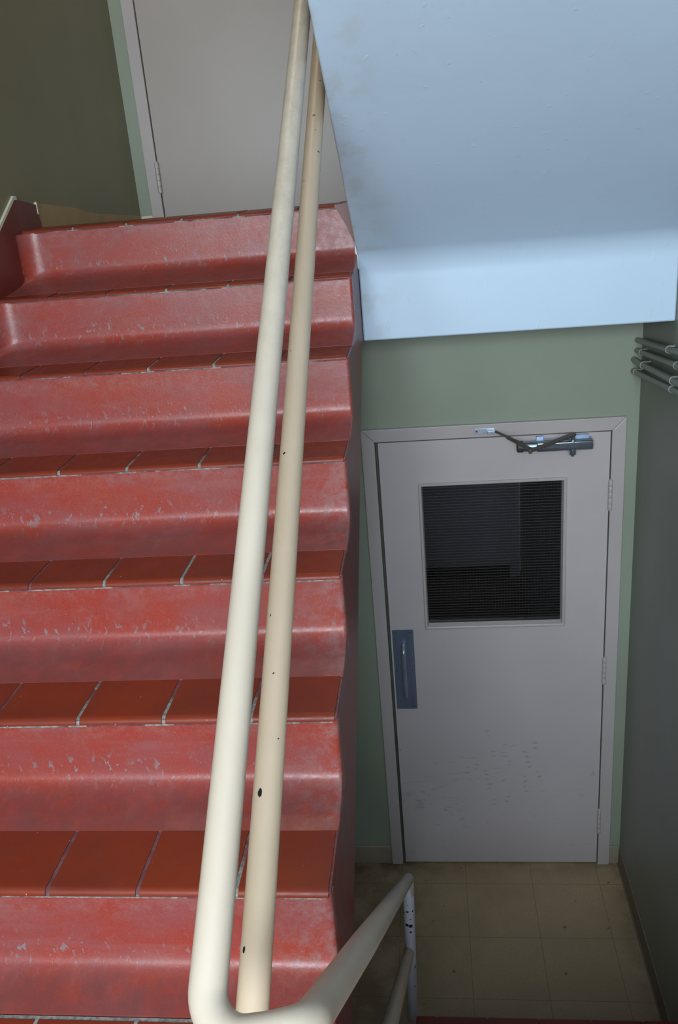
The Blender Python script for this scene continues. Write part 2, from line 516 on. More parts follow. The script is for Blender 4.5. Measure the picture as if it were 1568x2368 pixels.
# ================================================================== SETTING
# walls
struct(box('wall_left', XL-0.15, XL, YB, YU+0.1, ZF-0.1, 2.75, M['green_shaded']), 'green wall on the left of the upper landing, darkened to olive by painted-in shade, above the stair skirting', 'wall')
struct(box('wall_right', XR, XR+0.15, YB-0.15, YD+0.12, ZF-0.1, 2.75, M['right_wall']), 'dark grey-green wall on the right of the lower door, carrying four conduits', 'wall')
# lower back wall with door opening
ox0, ox1, oz1 = -0.237-0.04, -0.237+0.9206+0.04, ZF+2.1428+0.04
bm = bmesh.new()
add_box(bm, XL, ox0, YD+0.006, YD+0.12, ZF-0.05, -0.40)
add_box(bm, ox1, XR, YD+0.006, YD+0.12, ZF-0.05, -0.40)
add_box(bm, ox0, ox1, YD+0.006, YD+0.12, oz1, -0.40)
struct(from_bm('wall_back', bm, M['green']), 'sage green painted wall around the lower door', 'wall')
# upper back wall with door opening
ux0, ux1, uz1 = -1.262+0.02, -0.235-0.02, ZTOP+2.18
bm = bmesh.new()
add_box(bm, XL, ux0, YU+0.004, YU+0.12, ZTOP-0.3, 2.75)
add_box(bm, ux1, XR+0.02, YU+0.004, YU+0.12, ZTOP-0.3, 2.75)
add_box(bm, ux0, ux1, YU+0.004, YU+0.12, uz1, 2.75)
struct(from_bm('wall_upper_back', bm, M['green']), 'narrow strip of light sage green wall left of the upper door', 'wall')
struct(box('wall_upper_right', XR-0.0, XR+0.15, YD+0.121, YU+0.12, ZTOP-0.3, 2.75, M['green']), 'green wall of the upper landing hidden behind the next stair flight', 'wall')
# wall behind the camera with the window
bm = bmesh.new()
x0, x1, z0, z1 = WIN
add_box(bm, XL-0.15, x0, YB-0.18, YB, ZF-0.1, 2.75)
add_box(bm, x1, XR+0.15, YB-0.18, YB, ZF-0.1, 2.75)
add_box(bm, x0, x1, YB-0.18, YB, ZF-0.1, z0)
add_box(bm, x0, x1, YB-0.18, YB, z1, 2.75)
struct(from_bm('wall_front', bm, M['white_wall']), 'off-white stairwell wall with the daylight window, behind the photographer', 'wall')
win = empty('window_1', ((x0+x1)/2, YB-0.1, z0), 'stairwell window that lets in the blue daylight, behind the photographer', 'window', 'structure')
bm = bmesh.new()
for a in (x0, (x0+x1)/2-0.02, x1-0.04): add_box(bm, a, a+0.04, YB-0.12, YB-0.07, z0, z1, 0.004)
for b in (z0, z1-0.04): add_box(bm, x0, x1, YB-0.12, YB-0.07, b, b+0.04, 0.004)
from_bm('window_frame', bm, M['white_wall'], win)
box('pane', x0+0.04, x1-0.04, YB-0.098, YB-0.094, z0+0.04, z1-0.04, M['clear_glass'], win)
# floors
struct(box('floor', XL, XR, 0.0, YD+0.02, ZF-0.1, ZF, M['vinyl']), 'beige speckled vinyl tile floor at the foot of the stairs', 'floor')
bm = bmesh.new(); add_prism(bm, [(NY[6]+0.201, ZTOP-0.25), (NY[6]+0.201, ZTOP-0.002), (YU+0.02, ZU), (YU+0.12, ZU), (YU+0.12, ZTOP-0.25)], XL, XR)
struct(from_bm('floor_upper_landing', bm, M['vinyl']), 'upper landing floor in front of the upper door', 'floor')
# upper ceiling
struct(box('ceiling', XL-0.15, XR+0.15, YB-0.18, YU+0.12, 2.75, 2.85, M['white_wall']), 'off-white ceiling over the stairwell', 'ceiling')
struct(box('ceiling_lower', XL, XR, NY[6]+0.3, YD+0.12, -0.40, -0.362, M['green']), 'underside of the upper landing above the lower door', 'ceiling')

# the pale blue underside of the next flight and the face of the landing beam
FY = 2.905
sp = [(FY, -0.537)]
ctrl = [(FY, -0.537), (FY, -0.34), (FY-0.004, -0.285), (FY-0.03, -0.248), (2.80, -0.212), (2.573, -0.058), (2.277, 0.156), (2.026, 0.327)]
def catmull(P, n=8):
    out = []
    for i in range(len(P)-1):
        p0 = P[max(i-1, 0)]; p1 = P[i]; p2 = P[i+1]; p3 = P[min(i+2, len(P)-1)]
        for k in range(n):
            t = k/n
            out.append(tuple(0.5*((2*p1[j]) + (-p0[j]+p2[j])*t + (2*p0[j]-5*p1[j]+4*p2[j]-p3[j])*t*t + (-p0[j]+3*p1[j]-3*p2[j]+p3[j])*t**3) for j in (0, 1)))
    out.append(P[-1])
    return out
prof = [(FY, -0.537)]
a_, b_ = Vector((0, FY, -0.537)), Vector((0, FY, -0.272))
prof = [(v.y, v.z) for v in fillet([a_, b_, Vector((0, 2.573, -0.048)), Vector((0, 2.277, 0.158)), Vector((0, 2.026, 0.327)), Vector((0, 1.5, 0.685))], [0.11, 3, 3, 3], 14)][:-1]
prof += [(1.5, 0.685), (0.98, 1.035), (0.9, 1.065), (YB, 1.065)]
top = [(YB, 1.24), (0.95, 1.24)]
yy, zz = 0.95, 1.24
for k in range(7):
    zz -= 0.1846; top.append((yy, zz)); yy += 0.2829; top.append((yy, zz))
top[-1] = (3.16, zz)
pts = prof + top + [(3.16, -0.40), (3.16, -0.537)]
bm = bmesh.new()
add_prism(bm, pts, -0.2195, XR)
o = from_bm('ceiling_stair_soffit', bm, M['soffit'])
bmod = o.modifiers.new('bevel', 'BEVEL'); bmod.width = 0.006; bmod.segments = 3; bmod.angle_limit = math.radians(50); bmod.limit_method = 'ANGLE'
auto(o, 30)
struct(o, 'pale blue painted sloping underside of the next stair flight with its bright lower face, upper right', 'soffit')

# ------------------------------------------------------------------ skirting on the left wall
# ================================================================== UP STAIRCASE
st = empty('staircase', (-0.78, NY[0], ZLAND), 'red stair flight with quarry tile treads and worn red risers climbing to the upper door', 'stairs')
SKX = XL + 0.007

def riser_profile(i):
    """(y,z) points from under the nosing down to the cove foot, for the riser below nosing i"""
    zt = NZ[i]; zb = (NZ[i-1] if i else ZLAND); y = NY[i]
    pts = []
    ztop = zt - (NOSE[i] + 0.0015)
    A = (y+0.003, ztop); B = (y-0.001, zb+0.062)
    for k in range(10):
        t = k/10; pts.append((A[0]+(B[0]-A[0])*t, A[1]+(B[1]-A[1])*t))
    P0, P1, P2, P3 = B, (y-0.003, zb+0.030), (y-0.012, zb+0.016), (y-FOOT[i], zb+0.0006)
    n = 22
    for k in range(n+1):
        t = k/n; u = 1-t
        pts.append(tuple(u**3*P0[j]+3*u*u*t*P1[j]+3*u*t*t*P2[j]+t**3*P3[j] for j in (0, 1)))
    return pts, ztop

def riser_mesh(i, xr):
    pts, ztop = riser_profile(i)
    zb = (NZ[i-1] if i else ZLAND)
    back = NY[i] + 0.03
    # columns: dense at both ends
    xs = []
    x = SKX
    R = 0.055
    for k in range(13): xs.append(SKX + R*(1-math.cos(math.pi/2*k/12)) if k else SKX)
    xs = [SKX + R*(1-math.cos(math.pi/2*k/12)) for k in range(13)]
    x = xs[-1]
    n = 70
    for k in range(1, n): xs.append(x + (xr-0.006-x)*k/n)
    Rr = 0.009
    xe = [(xr-Rr+Rr*math.sin(math.pi/2*k/6), Rr*(1-math.cos(math.pi/2*k/6))) for k in range(7)]
    cols = []
    for xx in xs:
        d = xx - SKX
        off = 0.0
        if d < R: off = -(R - math.sqrt(max(0, R*R-(R-d)**2)))
        cols.append((xx, off))
    cols = [c for c in cols if c[0] < xe[0][0]-0.001] + [(a, b) for a, b in xe]
    bm = bmesh.new()
    me_pts = []
    grid = []
    for xx, off in cols:
        col = []
        for j, (y, z) in enumerate(pts):
            # push along y; the cove foot is not pushed
            jj = min(1.0, max(0.0, (z - zb)/0.05))
            w = mnoise.noise(Vector((xx*3.1, z*7, i*3.7)))*0.0018
            if off >= 0: yy = y + off + w*jj
            else: yy = y + off*(0.25+0.75*jj) + w*jj
            col.append(bm.verts.new((xx, yy, z)))
        grid.append(col)
    for a, b in zip(grid[:-1], grid[1:]):
        for j in range(len(a)-1):
            bm.faces.new((a[j], b[j], b[j+1], a[j+1]))
    # close: back, ends, bottom
    bl = [bm.verts.new((c[0].co.x, back, ztop)) for c in grid]
    bb = [bm.verts.new((c[0].co.x, back, zb-0.012)) for c in grid]
    bf = [bm.verts.new((c[0].co.x, c[-1].co.y, zb-0.012)) for c in grid]
    for k in range(len(grid)-1):
        bm.faces.new((grid[k][0], bl[k], bl[k+1], grid[k+1][0]))
        bm.faces.new((bl[k], bb[k], bb[k+1], bl[k+1]))
        bm.faces.new((bb[k], bf[k], bf[k+1], bb[k+1]))
        bm.faces.new((bf[k], grid[k][-1], grid[k+1][-1], bf[k+1]))
    for k in (0, len(grid)-1):
        bm.faces.new([v for v in grid[k]] + [bf[k], bb[k], bl[k]])
    o = from_bm('riser', bm, M['riser'], st)
    auto(o, 50)
    me = o.data
    wear = me.attributes.new('wear', 'FLOAT', 'POINT')
    kick = me.attributes.new('kick', 'FLOAT', 'POINT')
    dirt = me.attributes.new('dirt', 'FLOAT', 'POINT')
    off = o.matrix_world.translation
    for v in me.vertices:
        x, y, z = v.co
        h = z - zb
        e = max(0, 1-(xr-x)/0.16)*(1.0 if i < 4 else 0.35)                      # worn towards the open end
        tp = max(0, 1-abs(h-0.16)/0.03)*0.55            # and along the top
        lf = max(0, 1-abs((x-SKX)-0.05)/0.04)*0.8
        wear.data[v.index].value = min(1, max(e, tp, lf))
        cx = -0.85 + 0.12*math.sin(i*2.1)
        kk = math.exp(-((x-cx)/0.22)**2)*math.exp(-((h-0.062)/0.028)**2)
        kk = max(kk, 0.55*math.exp(-((h-0.055)/0.03)**2))
        kick.data[v.index].value = kk
        dirt.data[v.index].value = max(0, min(1, (0.035-h)/0.02))
    return o

JN = [[-0.757, -0.582, -0.396], [-0.770, -0.584, -0.399], [-0.959, -0.778, -0.592, -0.404], [-0.964, -0.782, -0.593, -0.410],
      [-1.146, -0.960, -0.778, -0.592, -0.405], [-1.144, -0.963, -0.778, -0.589, -0.400], [-1.143, -0.962, -0.777, -0.592, -0.396]]
def tread_mesh(name, y0, y1, z, joints, xl, xr, parent, nose=0.0125, pale=()):
    """tiles with a rounded front edge over a grout bed"""
    th = nose + 0.0015
    js = sorted(joints)
    while js[0] - 0.187 > xl + 0.02: js.insert(0, js[0]-0.187)
    bm = bmesh.new()
    jw = 0.0042
    edges = [xl] + js + [xr]
    P = []
    # outline of a tile (y,z), nose at the front
    r = nose
    outline = []
    for k in range(9):
        a = math.pi/2*k/8
        outline.append((y0 + r - r*math.cos(a)*1.0, z - r + r*math.sin(a)))
    outline = [(y0+0.0015, z-th)] + [(y0, z-th+0.002)] + outline
    outline += [(y1-0.001, z), (y1, z-0.001), (y1, z-th)]
    for k in range(len(edges)-1):
        a = edges[k] + (jw if k else 0); b = edges[k+1] - (jw if k < len(edges)-2 else 0)
        dz = random.uniform(-0.0004, 0.0004)
        fs = add_prism(bm, [(p[0]+random.uniform(0, 0.0), p[1]+dz) for p in outline], a, b, 0)
    # grout bed
    g = 0.0022
    ol = [(p[0]+g*1.1, p[1]-g) if p[1] > z-th+0.003 else (p[0]+g, p[1]) for p in outline]
    add_prism(bm, ol, xl+0.001, xr-0.003, 1)
    # thin pale bead under the nosing
    add_prism(bm, [(y0+0.0008, z-th-0.0026), (y0+0.0008, z-th+0.0008), (y0+0.008, z-th+0.0008), (y0+0.008, z-th-0.0026)], xl+0.001, xr-0.003, 1)
    bmesh.ops.recalc_face_normals(bm, faces=bm.faces[:])
    # subdivide grout a little so the pale attribute can vary
    ed = [e for e in bm.edges if abs(e.verts[0].co.x-e.verts[1].co.x) > 0.3]
    bmesh.ops.subdivide_edges(bm, edges=ed, cuts=120)
    o = from_bm(name, bm, [M['tile'], M['grout']], parent, recalc=False)
    # small bevel on tile ends comes from a modifier
    bmod = o.modifiers.new('bevel', 'BEVEL'); bmod.width = 0.0011; bmod.segments = 2; bmod.limit_method = 'ANGLE'; bmod.angle_limit = math.radians(55)
    auto(o, 40)
    at = o.data.attributes.new('pale', 'FLOAT', 'POINT')
    off = o.matrix_world.translation
    for v in o.data.vertices:
        x, y, zz = v.co
        p = 0.0
        if zz < z-th+0.002: p = 0.50 + 0.7*mnoise.noise(Vector((x*9, y, z*5)))
        for (jx, depth) in pale:
            if abs(x-jx) < 0.02 and y < y0+depth: p = 1.0
        at.data[v.index].value = p
    return o

xr_t = XS - 0.006
PALE = {0: [(-0.396, 0.16)], 1: [(-0.770, 0.03), (-0.584, 0.04), (-0.399, 0.05)], 2: [(-0.778, 0.02), (-0.592, 0.14), (-0.404, 0.2)],
        3: [(-0.964, .01), (-0.782, .02), (-0.593, 0.03)], 4: [(-0.778, .015), (-0.592, 0.02)], 5: [(-0.778, .02), (-0.589, 0.03)], 6: [(-1.143, .02), (-0.777, .02), (-0.592, .02), (-0.962, .01)]}
for i in range(7):
    riser_mesh(i, XS)
for i in range(6):
    tread_mesh('tread', NY[i], NY[i+1]-FOOT[i+1]+0.001, NZ[i], JN[i], SKX, xr_t, st, NOSE[i], pale=PALE[i])
tread_mesh('tread', NY[6], NY[6]+0.20, NZ[6], JN[6], SKX, XS-0.03, st, NOSE[6], pale=PALE[6])

# solid body of the flight + dull red face of the open side
outl = []
for i in range(7):
    zb = NZ[i-1] if i else ZLAND
    pp, ztop = riser_profile(i)
    seq = [(y+0.006, z-0.004) for y, z in pp[::-1]]
    if i == 0: seq = [(pp[-1][0]+0.006, ZLAND-0.2)] + seq
    outl += seq
    outl.append((NY[i]+0.006, NZ[i]-0.006))
outl.append((FY+0.001, NZ[6]-0.006))
def zbot(y): return -0.536 + 0.715*(y-2.845)
outl += [(FY+0.001, -0.536), (2.845, -0.536), (1.30, zbot(1.30)), (1.02, zbot(1.02)), (1.02, ZLAND-0.2)]
# drop duplicates
o2 = []
for p in outl:
    if not o2 or (abs(p[0]-o2[-1][0])+abs(p[1]-o2[-1][1])) > 1e-4: o2.append(p)
bm = bmesh.new(); add_prism(bm, o2, SKX, XS-0.028)
from_bm('stair_slab', bm, M['stringer'], st)
bm = bmesh.new(); add_prism(bm, o2, XS-0.0279, XS-0.0012)
o = from_bm('stringer', bm, M['stringer'], st)
bmod = o.modifiers.new('bevel', 'BEVEL'); bmod.width = 0.003; bmod.segments = 2; bmod.limit_method = 'ANGLE'; bmod.angle_limit = math.radians(40)
tag(o, 'dull purplish red side face of the flight')

# left skirting: red plaster band following the pitch on the left wall, then level on the landing
def sk_top(y): return min(-0.055 + 0.60*(y-2.801), -0.003 - 0.15*(y-2.89))
ys = [0.9 + k*(3.046-0.9)/40 for k in range(41)]
pts = [(y, sk_top(y)) for y in ys] + [(3.058, ZTOP+0.03), (3.068, ZTOP-0.04), (2.95, ZTOP-0.04), (2.8, ZTOP-0.35)] + [(0.9, ZLAND-0.2)]
pts = [(0.9, sk_top(0.9))] + pts[1:]
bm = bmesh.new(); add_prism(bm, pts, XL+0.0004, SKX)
o = from_bm('skirting', bm, M['skirt_shaded'], st)
tag(o, 'red plaster skirting band on the left wall, shade darkened into its colour')
bm = bmesh.new()
top_pts = [(y, sk_top(y)) for y in ys if y < 2.90] + [(2.905, sk_top(2.905))]
pp = [(y, z) for y, z in top_pts] + [(y, z+0.012) for y, z in top_pts[::-1]]
add_prism(bm, pp, XL, SKX+0.001)
o = from_bm('cap_strip', bm, M['cream_edge'], st); tag(o, 'thin cream strip along the top of the skirting')
box('cap_strip', XL, SKX+0.002, 3.0475, 3.054, sk_top(3.05)-0.03, sk_top(3.05)+0.008, M['cream_edge'], st)

# red curb where the top riser meets the next flight, with its fillet
bm = bmesh.new()
pts = []
cz = -0.082; R = 0.035
cx0 = XS-0.034
ol = [(XS+0.001, ZTOP-0.12), (XS+0.001, cz), (XS-0.012, cz-0.001)]
for k in range(9):
    a = math.pi/2*k/8
    ol.append((XS-0.012-R+R*math.cos(a), cz - 0.001 - R + R*(1-math.sin(a)) ))
ol = [(XS-0.0008, ZTOP-0.135), (XS-0.0008, cz)]
for k in range(11):
    a = math.pi/2*k/10
    ol.append((XS-0.006-0.055*(1-math.cos(a)), cz-0.002-(cz-0.002-(ZTOP+0.001))*math.sin(a)))
ol += [(XS-0.061, ZTOP-0.006), (XS-0.046, ZTOP-0.03), (XS-0.030, ZTOP-0.06), (XS-0.014, ZTOP-0.10), (XS-0.003, ZTOP-0.13)]
ya, yb = NY[6]-0.004, NY[6]+0.25
va = [bm.verts.new((x, ya, z)) for x, z in ol]; vb = [bm.verts.new((x, yb, z)) for x, z in ol]
n = len(ol)
for k in range(n): bm.faces.new((va[k], va[(k+1) % n], vb[(k+1) % n], vb[k]))
bm.faces.new(va); bm.faces.new(vb)
o = from_bm('curb', bm, M['skirt_shaded'], st); tag(o, 'small red curb where the top step meets the pale blue edge')

# flaked white plaster at the corner of the blue edge
bm = bmesh.new()
rng = random.Random(3)
ring = [(-0.2245, -0.215), (-0.218, -0.218), (-0.2165, -0.245), (-0.2165, -0.285), (-0.2185, -0.302), (-0.221, -0.288), (-0.2225, -0.262), (-0.2255, -0.245)]
fa = [bm.verts.new((x, 2.880, z)) for x, z in ring]; fb = [bm.verts.new((x, 2.906, z)) for x, z in ring]
for k in range(8): bm.faces.new((fa[k], fa[(k+1) % 8], fb[(k+1) % 8], fb[k]))
bm.faces.new(fa); bm.faces.new(fb[::-1])
o = from_bm('plaster_flake', bm, M['white_flake'], st); tag(o, 'chipped bare white plaster')

# ================================================================== CAMERA LANDING
land = empty('floor_landing', (-0.5, 0.3, ZLAND), 'red tiled half landing at the foot of the climbing flight', 'floor', 'structure')
bm = bmesh.new()
add_box(bm, XL, XS-0.03, YB, 1.03, ZLAND-0.2, ZLAND-0.022)
add_box(bm, XS-0.03, XR, YB, 0.62, ZLAND-0.2, ZLAND-0.022)
from_bm('slab', bm, M['stringer'], land)
bm = bmesh.new()
grid_x = [SKX, -1.146, -0.960, -0.772, -0.583, -0.399, XS-0.006]
yrow = [1.092 - 0.187*k for k in range(16)] + [YB]
for a, b in zip(grid_x[:-1], grid_x[1:]):
    for c, d in zip(yrow[:-1], yrow[1:]):
        add_box(bm, a+0.0035, b-0.0035, d+0.0035, c-0.0035, ZLAND-0.022, ZLAND, 0.0012, 1)
gx2 = [XS+0.003, -0.03, 0.157, 0.344, 0.531, 0.718, XR]
for a, b in zip(gx2[:-1], gx2[1:]):
    for c, d in zip([0.62, 0.531]+yrow[4:-1], [0.531]+yrow[4:]):
        add_box(bm, a+0.0035, b-0.0035, d+0.0035, c-0.0035, ZLAND-0.022, ZLAND, 0.0012, 1)
from_bm('tiles', bm, M['tile'], land)
bm = bmesh.new()
add_box(bm, SKX, XS-0.008, YB, 1.097, ZLAND-0.0215, ZLAND-0.002)
add_box(bm, XS-0.008, XR, YB, 0.617, ZLAND-0.0215, ZLAND-0.002)
o = from_bm('grout', bm, M['grout'], land)
at = o.data.attributes.new('pale', 'FLOAT', 'POINT')
for v in o.data.vertices: at.data[v.index].value = 1.0
struct(box('wall_under_landing', XL, XR, 0.0, 0.08, ZF, ZLAND-0.2, M['green']), 'green wall closing the space beneath the half landing', 'wall')

# ================================================================== LOWER FLIGHT
ls = empty('staircase', (0.3, 2.353, ZF), 'second red tiled flight going down to the lower door, only its bottom nosing in view', 'stairs')
rr = (ZLAND-ZF)/9
LX0, LX1 = -0.160, XR-0.002
ny = [2.353 - 0.2166*k for k in range(8)]
nz = [ZF + rr*(k+1) for k in range(8)]
for k in range(8):
    tread_mesh('tread', -1, -1, 0, [0], 0, 1, ls) if False else None
bm_all = []
def low_tread(k):
    # tread running from its nosing (towards the door) back to the next riser (towards the camera)
    y0 = ny[k]; y1 = (ny[k+1] if k < 7 else 0.62)
    z = nz[k]; r = 0.012; th = 0.022
    out = [(y0-0.0015, z-th), (y0, z-th+0.002)]
    for q in range(9):
        a = math.pi/2*q/8
        out.append((y0 - r + r*math.cos(a), z - r + r*math.sin(a)))
    out += [(y1+0.002, z), (y1+0.002, z-th)]
    bm = bmesh.new()
    js = [LX0, -0.082+0.0, 0.105, 0.292, 0.479, 0.666, LX1]
    for a, b in zip(js[:-1], js[1:]): add_prism(bm, out, a+0.004, b-0.004, 0)
    add_prism(bm, [(p[0]-0.0025 if p[0] > y1+0.01 else p[0], p[1]-(0.0025 if p[1] > z-th+0.003 else 0)) for p in out], LX0, LX1, 1)
    o = from_bm('tread', bm, [M['tile'], M['grout']], ls)
    auto(o, 40)
for k in range(8): low_tread(k)
for k in range(9):
    y = ny[k] if k < 8 else 0.62
    z1 = (nz[k] if k < 8 else ZLAND) - 0.0225
    z0 = (nz[k-1] if k else ZF)
    bm = bmesh.new()
    pts = [(y-0.006, z1), (y-0.004, z0+0.06)]
    for q in range(9):
        t = q/8; u = 1-t
        P0, P1, P2 = (y-0.004, z0+0.05), (y-0.002, z0+0.002), (y+0.05, z0+0.0005)
        pts.append((u*u*P0[0]+2*u*t*P1[0]+t*t*P2[0], u*u*P0[1]+2*u*t*P1[1]+t*t*P2[1]))
    pts += [(y+0.05, z0-0.004 if k else z0), (y-0.03, z0-0.004 if k else z0), (y-0.03, z1)]
    add_prism(bm, pts, LX0, LX1)
    o = from_bm('riser', bm, M['riser'], ls); auto(o, 50)
pts = [(0.60, ZLAND-0.201)]
pts = []
for k in range(8):
    pts += [(ny[k]-0.03, (nz[k-1]-0.0225) if k else ZF+0.001), (ny[k]-0.03, nz[k]-0.0225)]
pts += [(0.59, nz[7]-0.0225), (0.59, ZLAND-0.0225-0.18), (0.45, ZLAND-0.202), (0.45, ZLAND-0.5), (2.0, ZF+0.001)]
bm = bmesh.new(); add_prism(bm, pts, LX0+0.004, LX1)
from_bm('stair_slab', bm, M['stringer'], ls)

# ================================================================== HANDRAIL
RR = 0.0211
CHIPS_TOP = [[-0.2773, 1.4186, -0.2395, 0.0025, 0.0014], [-0.2888, 1.0944, -0.4744, 0.0018, 0.003], [-0.2856, 1.1546, -0.4317, 0.0007, 0.0019]]
CHIPS_MID = [[-0.2553, 2.2986, 0.1282, 0.0042, 0.0031], [-0.2394, 2.191, 0.0433, 0.004, 0.003], [-0.2455, 2.4232, 0.2116, 0.0033, 0.0022], [-0.2681, 2.0981, -0.0162, 0.0012, 0.0029], [-0.2657, 1.4608, -0.4585, 0.0031, 0.0027], [-0.2677, 1.6663, -0.3168, 0.0017, 0.0025], [-0.2684, 1.2001, -0.6423, 0.0014, 0.0027], [-0.256, 1.1167, -0.6955, 0.002, 0.002], [-0.2418, 1.038, -0.757, 0.0016, 0.0019], [-0.2322, 1.0355, -0.7833, 0.0013, 0.0044], [-0.2329, 1.0194, -0.7944, 0.0009, 0.0025], [-0.263, 0.9713, -0.7983, 0.0036, 0.0066], [-0.2324, 0.9797, -0.8221, 0.0012, 0.0049], [-0.2692, 0.8115, -0.9139, 0.0022, 0.005], [-0.2498, 2.2505, 0.0935, 0.001, 0.001]]
CHIPS_POST = [[-0.1488, 2.4871, -2.482, 0.0048, 0.008], [-0.1874, 2.4914, -2.6045, 0.0065, 0.0049], [-0.1752, 2.4802, -2.5928, 0.0065, 0.0032], [-0.1543, 2.4838, -2.592, 0.0048, 0.004], [-0.1658, 2.4791, -2.6298, 0.0032, 0.0032], [-0.1803, 2.482, -2.6589, 0.0081, 0.0049], [-0.1658, 2.4792, -2.6621, 0.0081, 0.0081], [-0.1674, 2.4791, -2.6923, 0.0049, 0.0049], [-0.1956, 2.4985, -2.6335, 0.0033, 0.0033], [-0.1734, 2.4799, -2.5585, 0.0024, 0.0024], [-0.1586, 2.4855, -2.8788, 0.0042, 0.015], [-0.1666, 2.4811, -2.9743, 0.0025, 0.0051], [-0.1619, 2.4844, -2.9805, 0.0034, 0.0034]]

def mark_rail(o, chips, grime_fn=None):
    me = o.data
    ch = me.attributes.new('chip', 'FLOAT', 'POINT')
    gr = me.attributes.new('grime', 'FLOAT', 'POINT')
    vals = [0.0]*len(me.vertices)
    pl = [(Vector(c[:3]), c[3]*1.0, c[4]*1.0) for c in chips]
    off = Vector(o.matrix_world.translation)
    ax = Vector((0, 0.82, 0.57))
    for v in me.vertices:
        co = v.co
        for P, a, b in pl:
            d = co - P
            if abs(d.x) > 0.02 or abs(d.y) > 0.02 or abs(d.z) > 0.02: continue
            along = d.dot(ax) if a <= 2*b or True else 0
            side = math.sqrt(max(0, d.length_squared - along*along))
            q = (along/max(b, 0.0012))**2 + (side/max(a, 0.0012))**2
            vals[v.index] = max(vals[v.index], max(0.0, 1.0-0.5*q))
        if grime_fn: gr.data[v.index].value = grime_fn(co)
    for i, x in enumerate(vals): ch.data[i].value = x

rail = empty('handrail', (-0.18, 2.5, ZF), 'cream painted pipe handrail with chipped paint, doubling back down to the lower floor', 'handrail')
RX, MX = -0.266, -0.256
s1 = (0.359+0.755)/(2.327-0.695)
s2 = (0.201+0.912)/(2.44-0.843)
y_t = 2.83
def z1f(y): return -0.755 + s1*(y-0.695)
def z2f(y): return -0.912 + s2*(y-0.843)
# one continuous pipe: up rail, tight double bend, down rail
A = Vector((RX, 0.622, z1f(0.622)-0.026))
B = Vector((-0.156, 0.618, -0.804))
Pd1 = Vector((-0.1425, 1.008, -1.120))
Pd2 = Vector((-0.1650, 2.500, -2.452))
path = fillet([(RX, y_t, z1f(y_t)), A, B, Pd1, Pd2], [0.046, 0.040, 0.25])
# terminal elbow turning down into the post
Q = Vector((-0.165, 2.500, -2.452))
path2 = fillet([path[-2], Pd2, Vector((-0.1665, 2.5005, -2.52))], [0.022], 8)
bm = tube_mesh(path[:-1] + path2[1:], RR, 48, 0.004)
o = from_bm('top_rail', bm, M['rail'], rail, smooth=True)
mark_rail(o, CHIPS_TOP, lambda c: max(0, min(1, (c.z+0.45)/0.4)) if c.x < -0.2 else 0.25)
tag(o, 'thick cream top pipe, bent back on itself above the landing')
# middle rails
bm = tube_mesh([Vector((MX, 0.70, z2f(0.70))), Vector((MX, y_t, z2f(y_t)))], RR, 48, 0.003)
o = from_bm('middle_rail', bm, M['rail_mid'], rail, smooth=True)
mark_rail(o, CHIPS_MID)
tag(o, 'warm cream lower pipe beside the climbing flight')
bm = tube_mesh([Vector((-0.181, 2.497, -2.815)), Vector((-0.163, 0.80, -1.33)), Vector((-0.20, 0.72, -1.22)), Vector((MX, 0.705, z2f(0.705)))], RR*0.98, 32, 0.01)
o = from_bm('middle_rail', bm, M['rail_mid'], rail, smooth=True)
mark_rail(o, [[-0.1655, 2.4811, -2.885, 0.004, 0.012]])
# posts
bm = tube_mesh([Vector((-0.183, 2.4995, ZF)), Vector((-0.1662, 2.5, -2.47))], RR, 48, 0.003)
o = from_bm('post', bm, M['post'], rail, smooth=True)
me = o.data
mark_rail(o, CHIPS_POST)
tag(o, 'pale lilac-grey post standing on the lower floor')
bm = tube_mesh([Vector((RX+0.004, y_t, z2f(y_t)-0.02)), Vector((RX+0.002, y_t, z1f(y_t)+0.0))], RR, 24, 0.02)
o = from_bm('post', bm, M['rail'], rail, smooth=True); mark_rail(o, [])

# ================================================================== LOWER DOOR
DXL, DW, DH = -0.2371, 0.9206, 2.1428
d1 = empty('door_1', (DXL+DW/2, YD, ZF), 'pinkish beige lower door with a dark wired glass pane, pull plate and scuffed foot', 'door', 'structure')
fwid = 0.053
bm = bmesh.new()
yf0, yf1 = YD-0.012, YD+0.12
zt = ZF+DH
# mitred frame faces: left, right, head
def quadprism(bm, q, y0, y1):
    a = [bm.verts.new((x, y0, z)) for x, z in q]; b = [bm.verts.new((x, y1, z)) for x, z in q]
    for k in range(4): bm.faces.new((a[k], a[(k+1) % 4], b[(k+1) % 4], b[k]))
    bm.faces.new(a[::-1]); bm.faces.new(b)
x0, x1 = DXL, DXL+DW
quadprism(bm, [(x0-fwid, ZF), (x0, ZF), (x0, zt), (x0-fwid, zt+fwid)], yf0, yf1)
quadprism(bm, [(x1, ZF), (x1+fwid, ZF), (x1+fwid, zt+fwid), (x1, zt)], yf0, yf1)
quadprism(bm, [(x0+0.0006, zt+0.0003), (x1-0.0006, zt+0.0003), (x1+fwid-0.0006, zt+fwid), (x0-fwid+0.0006, zt+fwid)], yf0, yf1)
o = from_bm('door_frame', bm, M['frame'], d1)
bmod = o.modifiers.new('bevel', 'BEVEL'); bmod.width = 0.003; bmod.segments = 2; bmod.limit_method = 'ANGLE'
# stop inside the frame
bm = bmesh.new()
add_box(bm, x0, x0+0.016, YD+0.05, YD+0.085, ZF, zt)
add_box(bm, x1-0.016, x1, YD+0.05, YD+0.085, ZF, zt)
add_box(bm, x0, x1, YD+0.05, YD+0.085, zt-0.016, zt)
o = from_bm('door_stop', bm, M['stop'], d1)
